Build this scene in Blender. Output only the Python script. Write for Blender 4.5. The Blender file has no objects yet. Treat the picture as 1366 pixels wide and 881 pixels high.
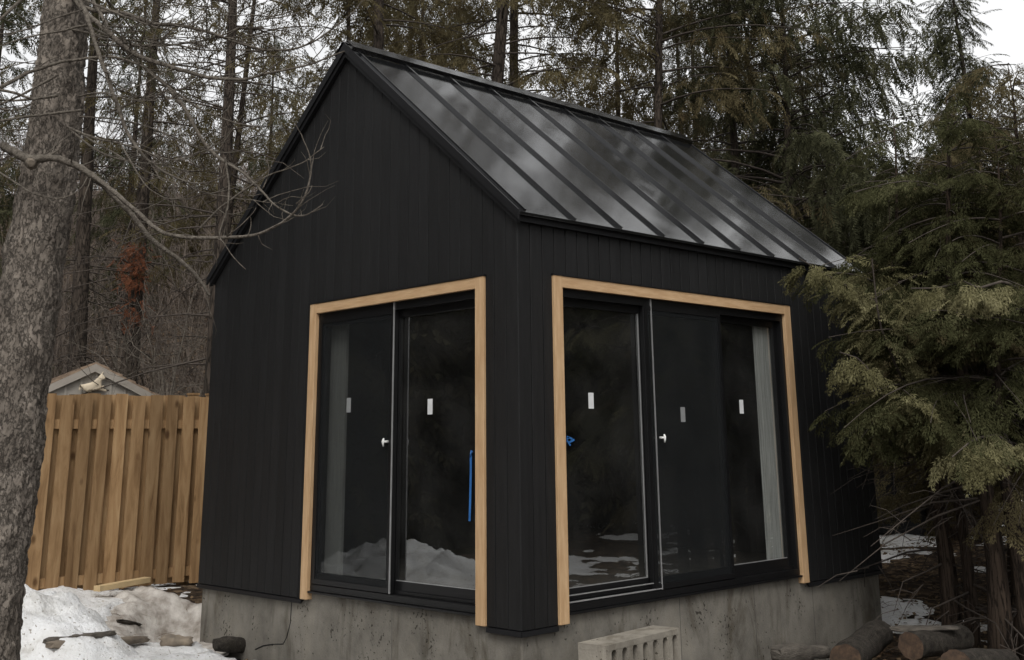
import bpy, bmesh, math, random
import numpy as np
from mathutils import Vector, Matrix, noise

R_ = math.radians
scene = bpy.context.scene
COL = scene.collection
rng = np.random.default_rng(7)
random.seed(7)

# ------------------------------------------------------------------ camera
CX, CY, F, PW, PH = 707.56, 191.57, 1507.3, 1366.0, 881.0
YAW, PITCH, ROLL = R_(45.2344), R_(14.8766), R_(-0.8184)
CAM = np.array([5.4682, -5.2849, 1.1319])
fw = np.array([-math.sin(YAW)*math.cos(PITCH), math.cos(YAW)*math.cos(PITCH), math.sin(PITCH)])
rt0 = np.array([math.cos(YAW), math.sin(YAW), 0.0]); up0 = np.cross(rt0, fw)
rt = math.cos(ROLL)*rt0 + math.sin(ROLL)*up0
up = -math.sin(ROLL)*rt0 + math.cos(ROLL)*up0
HF = np.array([-math.sin(YAW), math.cos(YAW), 0.0])          # level forward
cd = bpy.data.cameras.new('camera'); cam = bpy.data.objects.new('camera', cd); COL.objects.link(cam)
cam.matrix_world = Matrix(((rt[0], up[0], -fw[0], CAM[0]), (rt[1], up[1], -fw[1], CAM[1]),
                           (rt[2], up[2], -fw[2], CAM[2]), (0, 0, 0, 1)))
cd.sensor_width = 36; cd.lens = 36*F/PW
cd.shift_x = (PW/2-CX)/PW; cd.shift_y = (CY-PH/2)/PW
cd.clip_start = 0.05; cd.clip_end = 2000
scene.camera = cam

def ray(px, py):
    return rt*(px-CX)/F - up*(py-CY)/F + fw
def at(px, py, d):
    """point at level distance d ahead of the camera station, seen at that bearing"""
    v = ray(px, py); return CAM + v*(d/(v@HF))
def depth_of(x, y):
    return (np.array([x, y, 0])-CAM)@HF

# ------------------------------------------------------------------ ground height
def sstep(a, b, x):
    t = min(1, max(0, (x-a)/(b-a))); return t*t*(3-2*t)
def n3(x, y, s, o=0.0):
    return noise.noise(Vector((x*s+o, y*s-o*1.7, o*0.31)))
FA, FB = at(-120, 640, 10.55), at(310, 640, 12.6); FU = (FB-FA)[:2]/np.linalg.norm((FB-FA)[:2]); FN = (FU[1], -FU[0])
def gz(x, y, fine=True):
    d = (x-CAM[0])*HF[0] + (y-CAM[1])*HF[1]
    s = (x-CAM[0])*rt0[0] + (y-CAM[1])*rt0[1]
    z = -0.52
    if d > 10:
        z += 0.32*sstep(10, 15, d)*(0.4+0.6*sstep(-3, 2, s)) + 0.085*max(0, d-13.5)*sstep(13.5, 22, d)
        if d > 20: z += 0.27*(d-20)*sstep(18, 36, d)*(1-.35*sstep(-2, 8, s))
        if d > 64: z -= 0.30*(d-64)
    qx, qy = x-FA[0], y-FA[1]; z += 0.25*math.exp(-((qx*FN[0]+qy*FN[1])/1.0)**2)*(1-sstep(3.6, 5.2, qx*FU[0]+qy*FU[1]))
    # dug trench round the footing
    dx = max(-4.05-x, 0, x-0.0); dy = max(0-y, 0, y-4.5); dh = math.hypot(dx, dy)
    z -= 0.20*(1-sstep(0.25, 1.1, dh))*(1-0.8*sstep(3.0, 4.4, y))*sstep(-2.5, -0.9, x)
    z -= 0.34*math.exp(-(((x+4.62)/0.48)**2+((y-0.22)/0.42)**2)**2)
    if fine:
        z += 0.05*n3(x, y, 0.7, 3.1) + 0.025*n3(x, y, 2.3, 8.0) + 0.012*n3(x, y, 7.0, 1.0)
        if d > 18: z += 0.5*n3(x, y, 0.12, 5.5)*sstep(18, 30, d)
    return z

# ------------------------------------------------------------------ materials
def newmat(name):
    m = bpy.data.materials.new(name); m.use_nodes = True
    nt = m.node_tree; nt.nodes.clear()
    return m, nt, nt.nodes, nt.links
def N(nodes, t, **kw):
    n = nodes.new(t)
    for k, v in kw.items():
        if k in n.inputs.keys(): n.inputs[k].default_value = v
        else: setattr(n, k, v)
    return n
def ramp(nodes, stops, interp='LINEAR'):
    r = nodes.new('ShaderNodeValToRGB'); r.color_ramp.interpolation = interp
    e = r.color_ramp.elements
    while len(e) < len(stops): e.new(0.5)
    for i, (p, c) in enumerate(stops):
        e[i].position = p; e[i].color = (*c, 1) if len(c) == 3 else c
    return r
def simple(name, col, rough=0.6, var=0.0, scale=6.0, bump=0.0, bscale=40.0, metallic=0.0, stretch=(1,1,1), spec=0.5, col2=None, island=0.0):
    m, nt, nd, ln = newmat(name)
    out = N(nd, 'ShaderNodeOutputMaterial'); p = N(nd, 'ShaderNodeBsdfPrincipled')
    p.inputs['Roughness'].default_value = rough; p.inputs['Metallic'].default_value = metallic
    p.inputs['Specular IOR Level'].default_value = spec
    ln.new(p.outputs[0], out.inputs[0])
    tc = N(nd, 'ShaderNodeTexCoord'); mp = N(nd, 'ShaderNodeMapping'); mp.inputs['Scale'].default_value = stretch
    ln.new(tc.outputs['Object'], mp.inputs[0])
    nz = N(nd, 'ShaderNodeTexNoise', Scale=scale, Detail=6.0, Roughness=0.6); ln.new(mp.outputs[0], nz.inputs[0])
    c2 = col2 or tuple(c*(1-var) for c in col); c1 = tuple(min(1, c*(1+var)) for c in col)
    rp = ramp(nd, [(0.3, c2), (0.7, c1)]); ln.new(nz.outputs[0], rp.inputs[0])
    src = rp.outputs[0]
    if island:
        g = N(nd, 'ShaderNodeNewGeometry'); hs = N(nd, 'ShaderNodeHueSaturation')
        mr = N(nd, 'ShaderNodeMapRange'); mr.inputs['To Min'].default_value = 1-island; mr.inputs['To Max'].default_value = 1+island
        ln.new(g.outputs['Random Per Island'], mr.inputs[0]); ln.new(mr.outputs[0], hs.inputs['Value']); ln.new(src, hs.inputs['Color']); src = hs.outputs[0]
    ln.new(src, p.inputs['Base Color'])
    if bump:
        nb = N(nd, 'ShaderNodeTexNoise', Scale=bscale, Detail=5.0, Roughness=0.65); ln.new(mp.outputs[0], nb.inputs[0])
        b = N(nd, 'ShaderNodeBump', Strength=bump, Distance=0.02); ln.new(nb.outputs[0], b.inputs['Height']); ln.new(b.outputs[0], p.inputs['Normal'])
    return m

def bark_mat(name, dark, light, scale=14, stretch=(1, 1, 0.35), bump=0.8, crack=0.25, warpf=0.12):
    m, nt, nd, ln = newmat(name)
    out = N(nd, 'ShaderNodeOutputMaterial'); p = N(nd, 'ShaderNodeBsdfPrincipled'); p.inputs['Roughness'].default_value = 0.9
    p.inputs['Specular IOR Level'].default_value = 0.2
    ln.new(p.outputs[0], out.inputs[0])
    tc = N(nd, 'ShaderNodeTexCoord'); mp = N(nd, 'ShaderNodeMapping'); mp.inputs['Scale'].default_value = stretch
    ln.new(tc.outputs['Object'], mp.inputs[0])
    nz = N(nd, 'ShaderNodeTexNoise', Scale=scale*0.35, Detail=8.0, Roughness=0.7); ln.new(mp.outputs[0], nz.inputs[0])
    warp = N(nd, 'ShaderNodeMixRGB', blend_type='ADD'); warp.inputs[0].default_value = warpf
    ln.new(mp.outputs[0], warp.inputs[1]); ln.new(nz.outputs['Color'], warp.inputs[2])
    v = N(nd, 'ShaderNodeTexVoronoi', Scale=scale, feature='DISTANCE_TO_EDGE'); ln.new(warp.outputs[0], v.inputs['Vector'])
    v2 = N(nd, 'ShaderNodeTexVoronoi', Scale=scale, feature='F1'); ln.new(warp.outputs[0], v2.inputs['Vector'])
    r1 = ramp(nd, [(0.0, (crack,)*3), (.09, (1, 1, 1))]); ln.new(v.outputs['Distance'], r1.inputs[0])
    rp = ramp(nd, [(0.25, dark), (0.75, light)]); ln.new(nz.outputs[0], rp.inputs[0])
    mu = N(nd, 'ShaderNodeMixRGB', blend_type='MULTIPLY'); mu.inputs[0].default_value = 1.0
    ln.new(rp.outputs[0], mu.inputs[1]); ln.new(r1.outputs[0], mu.inputs[2])
    hs = N(nd, 'ShaderNodeHueSaturation'); mr = N(nd, 'ShaderNodeMapRange'); mr.inputs['To Min'].default_value = .75; mr.inputs['To Max'].default_value = 1.25
    sep = N(nd, 'ShaderNodeSeparateColor'); ln.new(v2.outputs['Color'], sep.inputs[0]); ln.new(sep.outputs[0], mr.inputs[0])
    ln.new(mr.outputs[0], hs.inputs['Value']); ln.new(mu.outputs[0], hs.inputs['Color'])
    ln.new(hs.outputs[0], p.inputs['Base Color'])
    add = N(nd, 'ShaderNodeMath', operation='ADD'); ln.new(r1.outputs[0], add.inputs[0])
    nb = N(nd, 'ShaderNodeTexNoise', Scale=scale*4, Detail=6.0, Roughness=0.7); ln.new(mp.outputs[0], nb.inputs[0]); ln.new(nb.outputs[0], add.inputs[1])
    b = N(nd, 'ShaderNodeBump', Strength=bump, Distance=0.012); ln.new(add.outputs[0], b.inputs['Height']); ln.new(b.outputs[0], p.inputs['Normal'])
    return m

def leaf_mat(name, cols, trans=0.3):
    """cols: colour stops chosen per leaf; also a slow drift over the crown"""
    m, nt, nd, ln = newmat(name)
    out = N(nd, 'ShaderNodeOutputMaterial')
    g = N(nd, 'ShaderNodeNewGeometry'); tc = N(nd, 'ShaderNodeTexCoord')
    nz = N(nd, 'ShaderNodeTexNoise', Scale=1.3, Detail=3.0, Roughness=0.6); ln.new(tc.outputs['Object'], nz.inputs[0])
    ma = N(nd, 'ShaderNodeMath', operation='MULTIPLY_ADD'); ln.new(g.outputs['Random Per Island'], ma.inputs[0]); ma.inputs[1].default_value = 0.45
    m2 = N(nd, 'ShaderNodeMath', operation='MULTIPLY_ADD'); ln.new(nz.outputs[0], m2.inputs[0]); m2.inputs[1].default_value = 1.7; m2.inputs[2].default_value = -0.6
    ln.new(m2.outputs[0], ma.inputs[2])
    n = len(cols); rp = ramp(nd, [(i/(n-1), c) for i, c in enumerate(cols)]); ln.new(ma.outputs[0], rp.inputs[0])
    d = N(nd, 'ShaderNodeBsdfDiffuse'); t = N(nd, 'ShaderNodeBsdfTranslucent'); mx = N(nd, 'ShaderNodeMixShader'); mx.inputs[0].default_value = trans
    ln.new(rp.outputs[0], d.inputs[0]); ln.new(rp.outputs[0], t.inputs[0])
    ln.new(d.outputs[0], mx.inputs[1]); ln.new(t.outputs[0], mx.inputs[2]); ln.new(mx.outputs[0], out.inputs[0])
    return m

M = {}
M['siding'] = simple('black_stain', (0.0095, 0.0095, 0.0098), 0.62, 0.35, 5, 0.3, 60, stretch=(6, 6, 0.5), spec=0.27, island=0.18)
M['trim_black'] = simple('black_trim', (0.008, 0.008, 0.009), 0.5, 0.2, 8, spec=0.3)
M['frame_black'] = simple('black_frame', (0.006, 0.006, 0.0065), 0.38, 0.2, 8, spec=0.35)
M['cedar_trim'] = simple('cedar_trim', (0.58, 0.395, 0.225), 0.65, 0.0, 9, 0.3, 60, stretch=(4, 4, 0.5), col2=(0.44, 0.27, 0.135))
M['cedar_trim_h'] = simple('cedar_trim_level', (0.58, 0.395, 0.225), 0.65, 0.0, 9, 0.3, 60, stretch=(0.5, 0.5, 4), col2=(0.44, 0.27, 0.135))
M['alu'] = simple('bare_aluminium', (0.48, 0.48, 0.48), 0.35, 0.1, 9, metallic=0.6)
M['white_plastic'] = simple('white_plastic', (0.75, 0.75, 0.73), 0.4, 0.05, 9)
M['sticker'] = simple('paper_sticker', (0.62, 0.63, 0.63), 0.8, 0.08, 20)
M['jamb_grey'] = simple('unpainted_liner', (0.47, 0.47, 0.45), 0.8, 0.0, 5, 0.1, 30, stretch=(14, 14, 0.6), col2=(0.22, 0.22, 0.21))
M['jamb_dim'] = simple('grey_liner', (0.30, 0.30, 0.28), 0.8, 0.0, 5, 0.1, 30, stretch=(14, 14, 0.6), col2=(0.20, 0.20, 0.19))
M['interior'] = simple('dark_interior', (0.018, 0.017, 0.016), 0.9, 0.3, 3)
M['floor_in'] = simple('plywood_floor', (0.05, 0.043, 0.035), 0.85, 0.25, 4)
M['ribbon'] = simple('blue_ribbon', (0.022, 0.13, 0.38), 0.55, 0.2, 10)

def roof_metal():
    m, nt, nd, ln = newmat('black_steel_roof')
    out = N(nd, 'ShaderNodeOutputMaterial'); p = N(nd, 'ShaderNodeBsdfPrincipled')
    p.inputs['Base Color'].default_value = (0.008, 0.0083, 0.009, 1); p.inputs['Specular IOR Level'].default_value = 0.5; p.inputs['IOR'].default_value = 2.0
    ln.new(p.outputs[0], out.inputs[0])
    tc = N(nd, 'ShaderNodeTexCoord'); nz = N(nd, 'ShaderNodeTexNoise', Scale=1.2, Detail=3.0); ln.new(tc.outputs['Object'], nz.inputs[0])
    mr = N(nd, 'ShaderNodeMapRange'); mr.inputs['To Min'].default_value = 0.07; mr.inputs['To Max'].default_value = 0.15
    ln.new(nz.outputs[0], mr.inputs[0]); ln.new(mr.outputs[0], p.inputs['Roughness'])
    b = N(nd, 'ShaderNodeBump', Strength=0.18, Distance=0.03); n2 = N(nd, 'ShaderNodeTexNoise', Scale=1.6, Detail=1.0); ln.new(tc.outputs['Object'], n2.inputs[0])
    ln.new(n2.outputs[0], b.inputs['Height']); ln.new(b.outputs[0], p.inputs['Normal'])
    return m
M['roof'] = roof_metal()

def glass_mat():
    m, nt, nd, ln = newmat('window_glass')
    out = N(nd, 'ShaderNodeOutputMaterial'); fr = N(nd, 'ShaderNodeFresnel'); gg = N(nd, 'ShaderNodeNewGeometry'); mi = N(nd, 'ShaderNodeMapRange'); mi.inputs['To Min'].default_value = 2.1; mi.inputs['To Max'].default_value = 1/2.1; ln.new(gg.outputs['Backfacing'], mi.inputs[0]); ln.new(mi.outputs[0], fr.inputs['IOR'])
    t = N(nd, 'ShaderNodeBsdfTransparent'); t.inputs[0].default_value = (0.86, 0.88, 0.87, 1)
    g = N(nd, 'ShaderNodeBsdfGlossy'); g.inputs['Roughness'].default_value = 0.0; g.inputs[0].default_value = (0.95, 0.97, 0.97, 1)
    tc = N(nd, 'ShaderNodeTexCoord'); nz = N(nd, 'ShaderNodeTexNoise', Scale=0.9, Detail=1.0); ln.new(tc.outputs['Object'], nz.inputs[0])
    b = N(nd, 'ShaderNodeBump', Strength=0.05, Distance=0.02); ln.new(nz.outputs[0], b.inputs['Height']); ln.new(b.outputs[0], g.inputs['Normal'])
    mx = N(nd, 'ShaderNodeMixShader'); ln.new(fr.outputs[0], mx.inputs[0]); ln.new(t.outputs[0], mx.inputs[1]); ln.new(g.outputs[0], mx.inputs[2])
    du = N(nd, 'ShaderNodeBsdfDiffuse'); du.inputs[0].default_value = (.5, .5, .48, 1); n5 = N(nd, 'ShaderNodeTexNoise', Scale=3.0, Detail=6.0); ln.new(tc.outputs['Object'], n5.inputs[0])
    mr = N(nd, 'ShaderNodeMapRange'); mr.inputs['From Min'].default_value = .35; mr.inputs['From Max'].default_value = .75; mr.inputs['To Min'].default_value = .008; mr.inputs['To Max'].default_value = .035; ln.new(n5.outputs[0], mr.inputs[0])
    m3 = N(nd, 'ShaderNodeMixShader'); ln.new(mr.outputs[0], m3.inputs[0]); ln.new(mx.outputs[0], m3.inputs[1]); ln.new(du.outputs[0], m3.inputs[2])
    ln.new(m3.outputs[0], out.inputs[0]); return m
M['glass'] = glass_mat()
def screen_mat():
    m, nt, nd, ln = newmat('insect_mesh')
    out = N(nd, 'ShaderNodeOutputMaterial'); t = N(nd, 'ShaderNodeBsdfTransparent'); d = N(nd, 'ShaderNodeBsdfDiffuse')
    d.inputs[0].default_value = (0.022, 0.024, 0.025, 1); mx = N(nd, 'ShaderNodeMixShader'); mx.inputs[0].default_value = 0.42
    ln.new(t.outputs[0], mx.inputs[1]); ln.new(d.outputs[0], mx.inputs[2]); ln.new(mx.outputs[0], out.inputs[0]); return m
M['screen'] = screen_mat()
M['seam'] = simple('damp_seam', (0.07, 0.065, 0.058), 0.9, 0.4, 9)

def concrete_mat(name, a, b_, pits=True):
    m, nt, nd, ln = newmat(name)
    out = N(nd, 'ShaderNodeOutputMaterial'); p = N(nd, 'ShaderNodeBsdfPrincipled'); p.inputs['Roughness'].default_value = 0.9
    p.inputs['Specular IOR Level'].default_value = 0.2; ln.new(p.outputs[0], out.inputs[0])
    tc = N(nd, 'ShaderNodeTexCoord')
    n1 = N(nd, 'ShaderNodeTexNoise', Scale=2.2, Detail=9.0, Roughness=0.7); ln.new(tc.outputs['Object'], n1.inputs[0])
    rp = ramp(nd, [(0.3, a), (0.5, tuple((x+y)/2 for x, y in zip(a, b_))), (0.72, b_)]); ln.new(n1.outputs[0], rp.inputs[0])
    # pits and honeycombing, gathered in patches
    v = N(nd, 'ShaderNodeTexNoise', Scale=42.0, Detail=2.0, Roughness=0.5); ln.new(tc.outputs['Object'], v.inputs[0])
    n2 = N(nd, 'ShaderNodeTexNoise', Scale=3.5, Detail=2.0); ln.new(tc.outputs['Object'], n2.inputs[0])
    su = N(nd, 'ShaderNodeMath', operation='MULTIPLY_ADD'); ln.new(n2.outputs[0], su.inputs[0]); su.inputs[1].default_value = 0.55; ln.new(v.outputs[0], su.inputs[2])
    pr = ramp(nd, [(0.965 if pits else 0.99, (1, 1, 1)), (1.0, (0.32, 0.31, 0.29))]); ln.new(su.outputs[0], pr.inputs[0])
    mu = N(nd, 'ShaderNodeMixRGB', blend_type='MULTIPLY'); mu.inputs[0].default_value = 1; ln.new(rp.outputs[0], mu.inputs[1]); ln.new(pr.outputs[0], mu.inputs[2])
    ms = N(nd, 'ShaderNodeMapping'); ms.inputs['Scale'].default_value = (1, 1, .35); ln.new(tc.outputs['Object'], ms.inputs[0])
    n6 = N(nd, 'ShaderNodeTexNoise', Scale=3.2, Detail=7.0, Roughness=0.7, Distortion=0.8); ln.new(ms.outputs[0], n6.inputs[0]); r6 = ramp(nd, [(.36, (.58, .55, .50)), (.5, (1, 1, 1)), (.66, (1.12, 1.11, 1.08))]); ln.new(n6.outputs[0], r6.inputs[0])
    m6 = N(nd, 'ShaderNodeMixRGB', blend_type='MULTIPLY'); m6.inputs[0].default_value = 1; ln.new(mu.outputs[0], m6.inputs[1]); ln.new(r6.outputs[0], m6.inputs[2])
    ln.new(m6.outputs[0], p.inputs['Base Color'])
    ad = N(nd, 'ShaderNodeMath', operation='MULTIPLY_ADD'); ln.new(pr.outputs[0], ad.inputs[0]); ad.inputs[1].default_value = 0.8
    n4 = N(nd, 'ShaderNodeTexNoise', Scale=70.0, Detail=5.0); ln.new(tc.outputs['Object'], n4.inputs[0]); ln.new(n4.outputs[0], ad.inputs[2])
    b = N(nd, 'ShaderNodeBump', Strength=0.3, Distance=0.01); ln.new(ad.outputs[0], b.inputs['Height']); ln.new(b.outputs[0], p.inputs['Normal'])
    return m
M['concrete'] = concrete_mat('rough_concrete', (0.105, 0.097, 0.084), (0.235, 0.218, 0.188))
M['block'] = concrete_mat('weathered_block', (0.16, 0.145, 0.12), (0.36, 0.33, 0.28), False)

def fence_mat():
    m, nt, nd, ln = newmat('stained_fence_board')
    out = N(nd, 'ShaderNodeOutputMaterial'); p = N(nd, 'ShaderNodeBsdfPrincipled'); p.inputs['Roughness'].default_value = 0.8
    p.inputs['Specular IOR Level'].default_value = 0.2; ln.new(p.outputs[0], out.inputs[0])
    tc = N(nd, 'ShaderNodeTexCoord'); g = N(nd, 'ShaderNodeNewGeometry')
    mp = N(nd, 'ShaderNodeMapping'); mp.inputs['Scale'].default_value = (1, 1, 0.12); ln.new(tc.outputs['Object'], mp.inputs[0])
    ofs = N(nd, 'ShaderNodeMixRGB', blend_type='ADD'); ofs.inputs[0].default_value = 1.0; ln.new(mp.outputs[0], ofs.inputs[1])
    sc = N(nd, 'ShaderNodeMath', operation='MULTIPLY'); ln.new(g.outputs['Random Per Island'], sc.inputs[0]); sc.inputs[1].default_value = 30.0
    ln.new(sc.outputs[0], ofs.inputs[2])
    n1 = N(nd, 'ShaderNodeTexNoise', Scale=14.0, Detail=7.0, Roughness=0.65, Distortion=0.6); ln.new(ofs.outputs[0], n1.inputs[0])
    rp = ramp(nd, [(0.3, (0.155, 0.088, 0.04)), (0.5, (0.28, 0.172, 0.084)), (0.75, (0.39, 0.262, 0.14))]); ln.new(n1.outputs[0], rp.inputs[0])
    # knots
    mk = N(nd, 'ShaderNodeMapping'); mk.inputs['Scale'].default_value = (1, 1, 0.55); ln.new(tc.outputs['Object'], mk.inputs[0])
    of2 = N(nd, 'ShaderNodeMixRGB', blend_type='ADD'); of2.inputs[0].default_value = 1.0; ln.new(mk.outputs[0], of2.inputs[1]); ln.new(sc.outputs[0], of2.inputs[2])
    vo = N(nd, 'ShaderNodeTexVoronoi', Scale=4.5); ln.new(of2.outputs[0], vo.inputs['Vector'])
    kr = ramp(nd, [(0.07, (0.25, 0.19, 0.14)), (0.15, (1, 1, 1))]); ln.new(vo.outputs['Distance'], kr.inputs[0])
    mu = N(nd, 'ShaderNodeMixRGB', blend_type='MULTIPLY'); mu.inputs[0].default_value = 0.85; ln.new(rp.outputs[0], mu.inputs[1]); ln.new(kr.outputs[0], mu.inputs[2])
    hs = N(nd, 'ShaderNodeHueSaturation'); mr = N(nd, 'ShaderNodeMapRange'); mr.inputs['To Min'].default_value = .72; mr.inputs['To Max'].default_value = 1.22
    ln.new(g.outputs['Random Per Island'], mr.inputs[0]); ln.new(mr.outputs[0], hs.inputs['Value']); ln.new(mu.outputs[0], hs.inputs['Color'])
    ln.new(hs.outputs[0], p.inputs['Base Color'])
    b = N(nd, 'ShaderNodeBump', Strength=0.3, Distance=0.01); ln.new(n1.outputs[0], b.inputs['Height']); ln.new(b.outputs[0], p.inputs['Normal'])
    return m
M['fence'] = fence_mat()

def snow_mat():
    m, nt, nd, ln = newmat('old_snow')
    out = N(nd, 'ShaderNodeOutputMaterial'); p = N(nd, 'ShaderNodeBsdfPrincipled'); p.inputs['Roughness'].default_value = 0.65
    p.inputs['Specular IOR Level'].default_value = 0.3; ln.new(p.outputs[0], out.inputs[0])
    tc = N(nd, 'ShaderNodeTexCoord'); n1 = N(nd, 'ShaderNodeTexNoise', Scale=2.5, Detail=8.0, Roughness=0.7); ln.new(tc.outputs['Object'], n1.inputs[0])
    rp = ramp(nd, [(0.30, (0.46, 0.44, 0.40)), (0.44, (0.74, 0.735, 0.72)), (0.62, (0.84, 0.845, 0.85))]); ln.new(n1.outputs[0], rp.inputs[0])
    # specks of bark and needles
    n3_ = N(nd, 'ShaderNodeTexNoise', Scale=38.0, Detail=3.0); ln.new(tc.outputs['Object'], n3_.inputs[0])
    sr = ramp(nd, [(0.31, (0.30, 0.25, 0.19)), (0.36, (1, 1, 1))]); ln.new(n3_.outputs[0], sr.inputs[0])
    mu = N(nd, 'ShaderNodeMixRGB', blend_type='MULTIPLY'); mu.inputs[0].default_value = 0.8; ln.new(rp.outputs[0], mu.inputs[1]); ln.new(sr.outputs[0], mu.inputs[2])
    ln.new(mu.outputs[0], p.inputs['Base Color'])
    n2 = N(nd, 'ShaderNodeTexNoise', Scale=22.0, Detail=8.0, Roughness=0.7); ln.new(tc.outputs['Object'], n2.inputs[0])
    b = N(nd, 'ShaderNodeBump', Strength=0.9, Distance=0.035); ln.new(n2.outputs[0], b.inputs['Height']); ln.new(b.outputs[0], p.inputs['Normal'])
    return m
M['snow'] = snow_mat()

def ground_mat():
    m, nt, nd, ln = newmat('leaf_litter_soil')
    out = N(nd, 'ShaderNodeOutputMaterial'); p = N(nd, 'ShaderNodeBsdfPrincipled'); p.inputs['Roughness'].default_value = 0.95
    p.inputs['Specular IOR Level'].default_value = 0.15; ln.new(p.outputs[0], out.inputs[0])
    tc = N(nd, 'ShaderNodeTexCoord')
    v = N(nd, 'ShaderNodeTexVoronoi', Scale=16.0); v.inputs['Randomness'].default_value = 1; ln.new(tc.outputs['Object'], v.inputs['Vector'])
    sp = N(nd, 'ShaderNodeSeparateColor'); ln.new(v.outputs['Color'], sp.inputs[0])
    rp = ramp(nd, [(0.0, (0.022, 0.017, 0.013)), (0.55, (0.055, 0.040, 0.028)), (0.85, (0.11, 0.080, 0.052)), (1.0, (0.19, 0.145, 0.10))]); ln.new(sp.outputs[0], rp.inputs[0])
    n1 = N(nd, 'ShaderNodeTexNoise', Scale=1.1, Detail=6.0, Roughness=0.7); ln.new(tc.outputs['Object'], n1.inputs[0])
    r2 = ramp(nd, [(0.35, (0.55, 0.5, 0.45)), (0.65, (1.25, 1.2, 1.15))]); ln.new(n1.outputs[0], r2.inputs[0])
    mu = N(nd, 'ShaderNodeMixRGB', blend_type='MULTIPLY'); mu.inputs[0].default_value = 1; ln.new(rp.outputs[0], mu.inputs[1]); ln.new(r2.outputs[0], mu.inputs[2])
    ln.new(mu.outputs[0], p.inputs['Base Color'])
    n2 = N(nd, 'ShaderNodeTexNoise', Scale=26.0, Detail=8.0, Roughness=0.75); ln.new(tc.outputs['Object'], n2.inputs[0])
    ad = N(nd, 'ShaderNodeMath', operation='ADD'); ln.new(n2.outputs[0], ad.inputs[0]); ln.new(v.outputs['Distance'], ad.inputs[1])
    b = N(nd, 'ShaderNodeBump', Strength=0.9, Distance=0.04); ln.new(ad.outputs[0], b.inputs['Height']); ln.new(b.outputs[0], p.inputs['Normal'])
    return m
M['ground'] = ground_mat()

def cutwood_mat():
    m, nt, nd, ln = newmat('cut_log_end')
    out = N(nd, 'ShaderNodeOutputMaterial'); p = N(nd, 'ShaderNodeBsdfPrincipled'); p.inputs['Roughness'].default_value = 0.9; ln.new(p.outputs[0], out.inputs[0])
    tc = N(nd, 'ShaderNodeTexCoord'); n1 = N(nd, 'ShaderNodeTexNoise', Scale=16.0, Detail=7.0, Roughness=0.7); ln.new(tc.outputs['Object'], n1.inputs[0])
    rp = ramp(nd, [(0.3, (0.022, 0.015, 0.010)), (0.55, (0.075, 0.045, 0.027)), (0.8, (0.15, 0.095, 0.058))]); ln.new(n1.outputs[0], rp.inputs[0]); ln.new(rp.outputs[0], p.inputs['Base Color'])
    b = N(nd, 'ShaderNodeBump', Strength=0.4, Distance=0.01); ln.new(n1.outputs[0], b.inputs['Height']); ln.new(b.outputs[0], p.inputs['Normal'])
    return m
M['cut'] = cutwood_mat()
M['bark_big'] = bark_mat('flaky_spruce_bark', (0.125, 0.104, 0.086), (0.315, 0.275, 0.232), 25, (1, 1, 0.5), 1.0, 0.42, 0.25)
M['bark'] = bark_mat('forest_bark', (0.030, 0.023, 0.018), (0.10, 0.080, 0.064), 22, (1, 1, 0.22), 0.9)
M['bark_red'] = bark_mat('cedar_bark', (0.028, 0.019, 0.014), (0.085, 0.062, 0.045), 30, (1, 1, 0.1), 0.9)
M['bark_log'] = bark_mat('log_bark', (0.028, 0.024, 0.02), (0.115, 0.10, 0.082), 34, (1, 1, 1), 1.0, 0.5, 0.35)
M['twig'] = simple('grey_twig', (0.22, 0.195, 0.163), 0.95, 0.0, 34, 0.9, 90, col2=(0.075, 0.063, 0.052), spec=.1)
M['twig_dark'] = simple('dark_twig', (0.055, 0.043, 0.034), 0.9, 0.4, 18)
M['brush'] = simple('brush_stem', (0.175, 0.14, 0.113), 0.9, 0.0, 0.8, col2=(0.06, 0.047, 0.038), island=0.3)
M['slab'] = simple('weathered_slab', (0.24, 0.195, 0.145), 0.9, 0.0, 5, 0.6, 40, stretch=(1, 1, 3), col2=(0.10, 0.082, 0.065))
M['slab_grey'] = simple('grey_weathered_wood', (0.14, 0.122, 0.10), 0.9, 0.0, 11, 0.9, 40, stretch=(1, 1, 3), col2=(0.05, 0.042, 0.034))
M['stone'] = simple('brown_stone', (0.30, 0.245, 0.18), 0.9, 0.0, 6, 0.6, 30, col2=(0.13, 0.11, 0.09))
M['lumber'] = simple('new_lumber', (0.50, 0.37, 0.20), 0.75, 0.15, 9, stretch=(1, 1, 1))
M['cloth'] = simple('dirty_geotextile', (0.60, 0.565, 0.52), 0.9, 0.0, 7, 0.7, 30, col2=(0.20, 0.17, 0.14))
M['shed_wall'] = simple('grey_shed_paint', (0.29, 0.265, 0.23), 0.8, 0.15, 5)
M['shed_trim'] = simple('pale_shed_trim', (0.30, 0.27, 0.232), 0.8, 0.1, 5)
M['shingle'] = simple('tan_shingle', (0.33, 0.24, 0.165), 0.9, 0.0, 9, 0.5, 20, stretch=(1, 1, 3), col2=(0.17, 0.12, 0.085))
M['ornament'] = simple('cream_ornament', (0.58, 0.49, 0.36), 0.7, 0.2, 9)
M['dark_board'] = simple('dark_boards', (0.009, 0.0095, 0.011), 0.7, 0.3, 5, island=0.35)
M['grey_board'] = simple('grey_boards', (0.24, 0.215, 0.185), 0.9, 0.25, 6, island=0.25)
M['yellow'] = simple('yellow_scrap', (0.62, 0.38, 0.04), 0.6, 0.2, 10)
M['litter'] = leaf_mat('dead_leaf', [(0.05, 0.034, 0.022), (0.10, 0.068, 0.042), (0.20, 0.145, 0.09), (0.28, 0.22, 0.15)], 0.1)
M['leaf_far'] = leaf_mat('conifer_far', [(0.058, 0.043, 0.026), (0.068, 0.062, 0.036), (0.09, 0.085, 0.05), (0.125, 0.112, 0.068)], 0.3)
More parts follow.
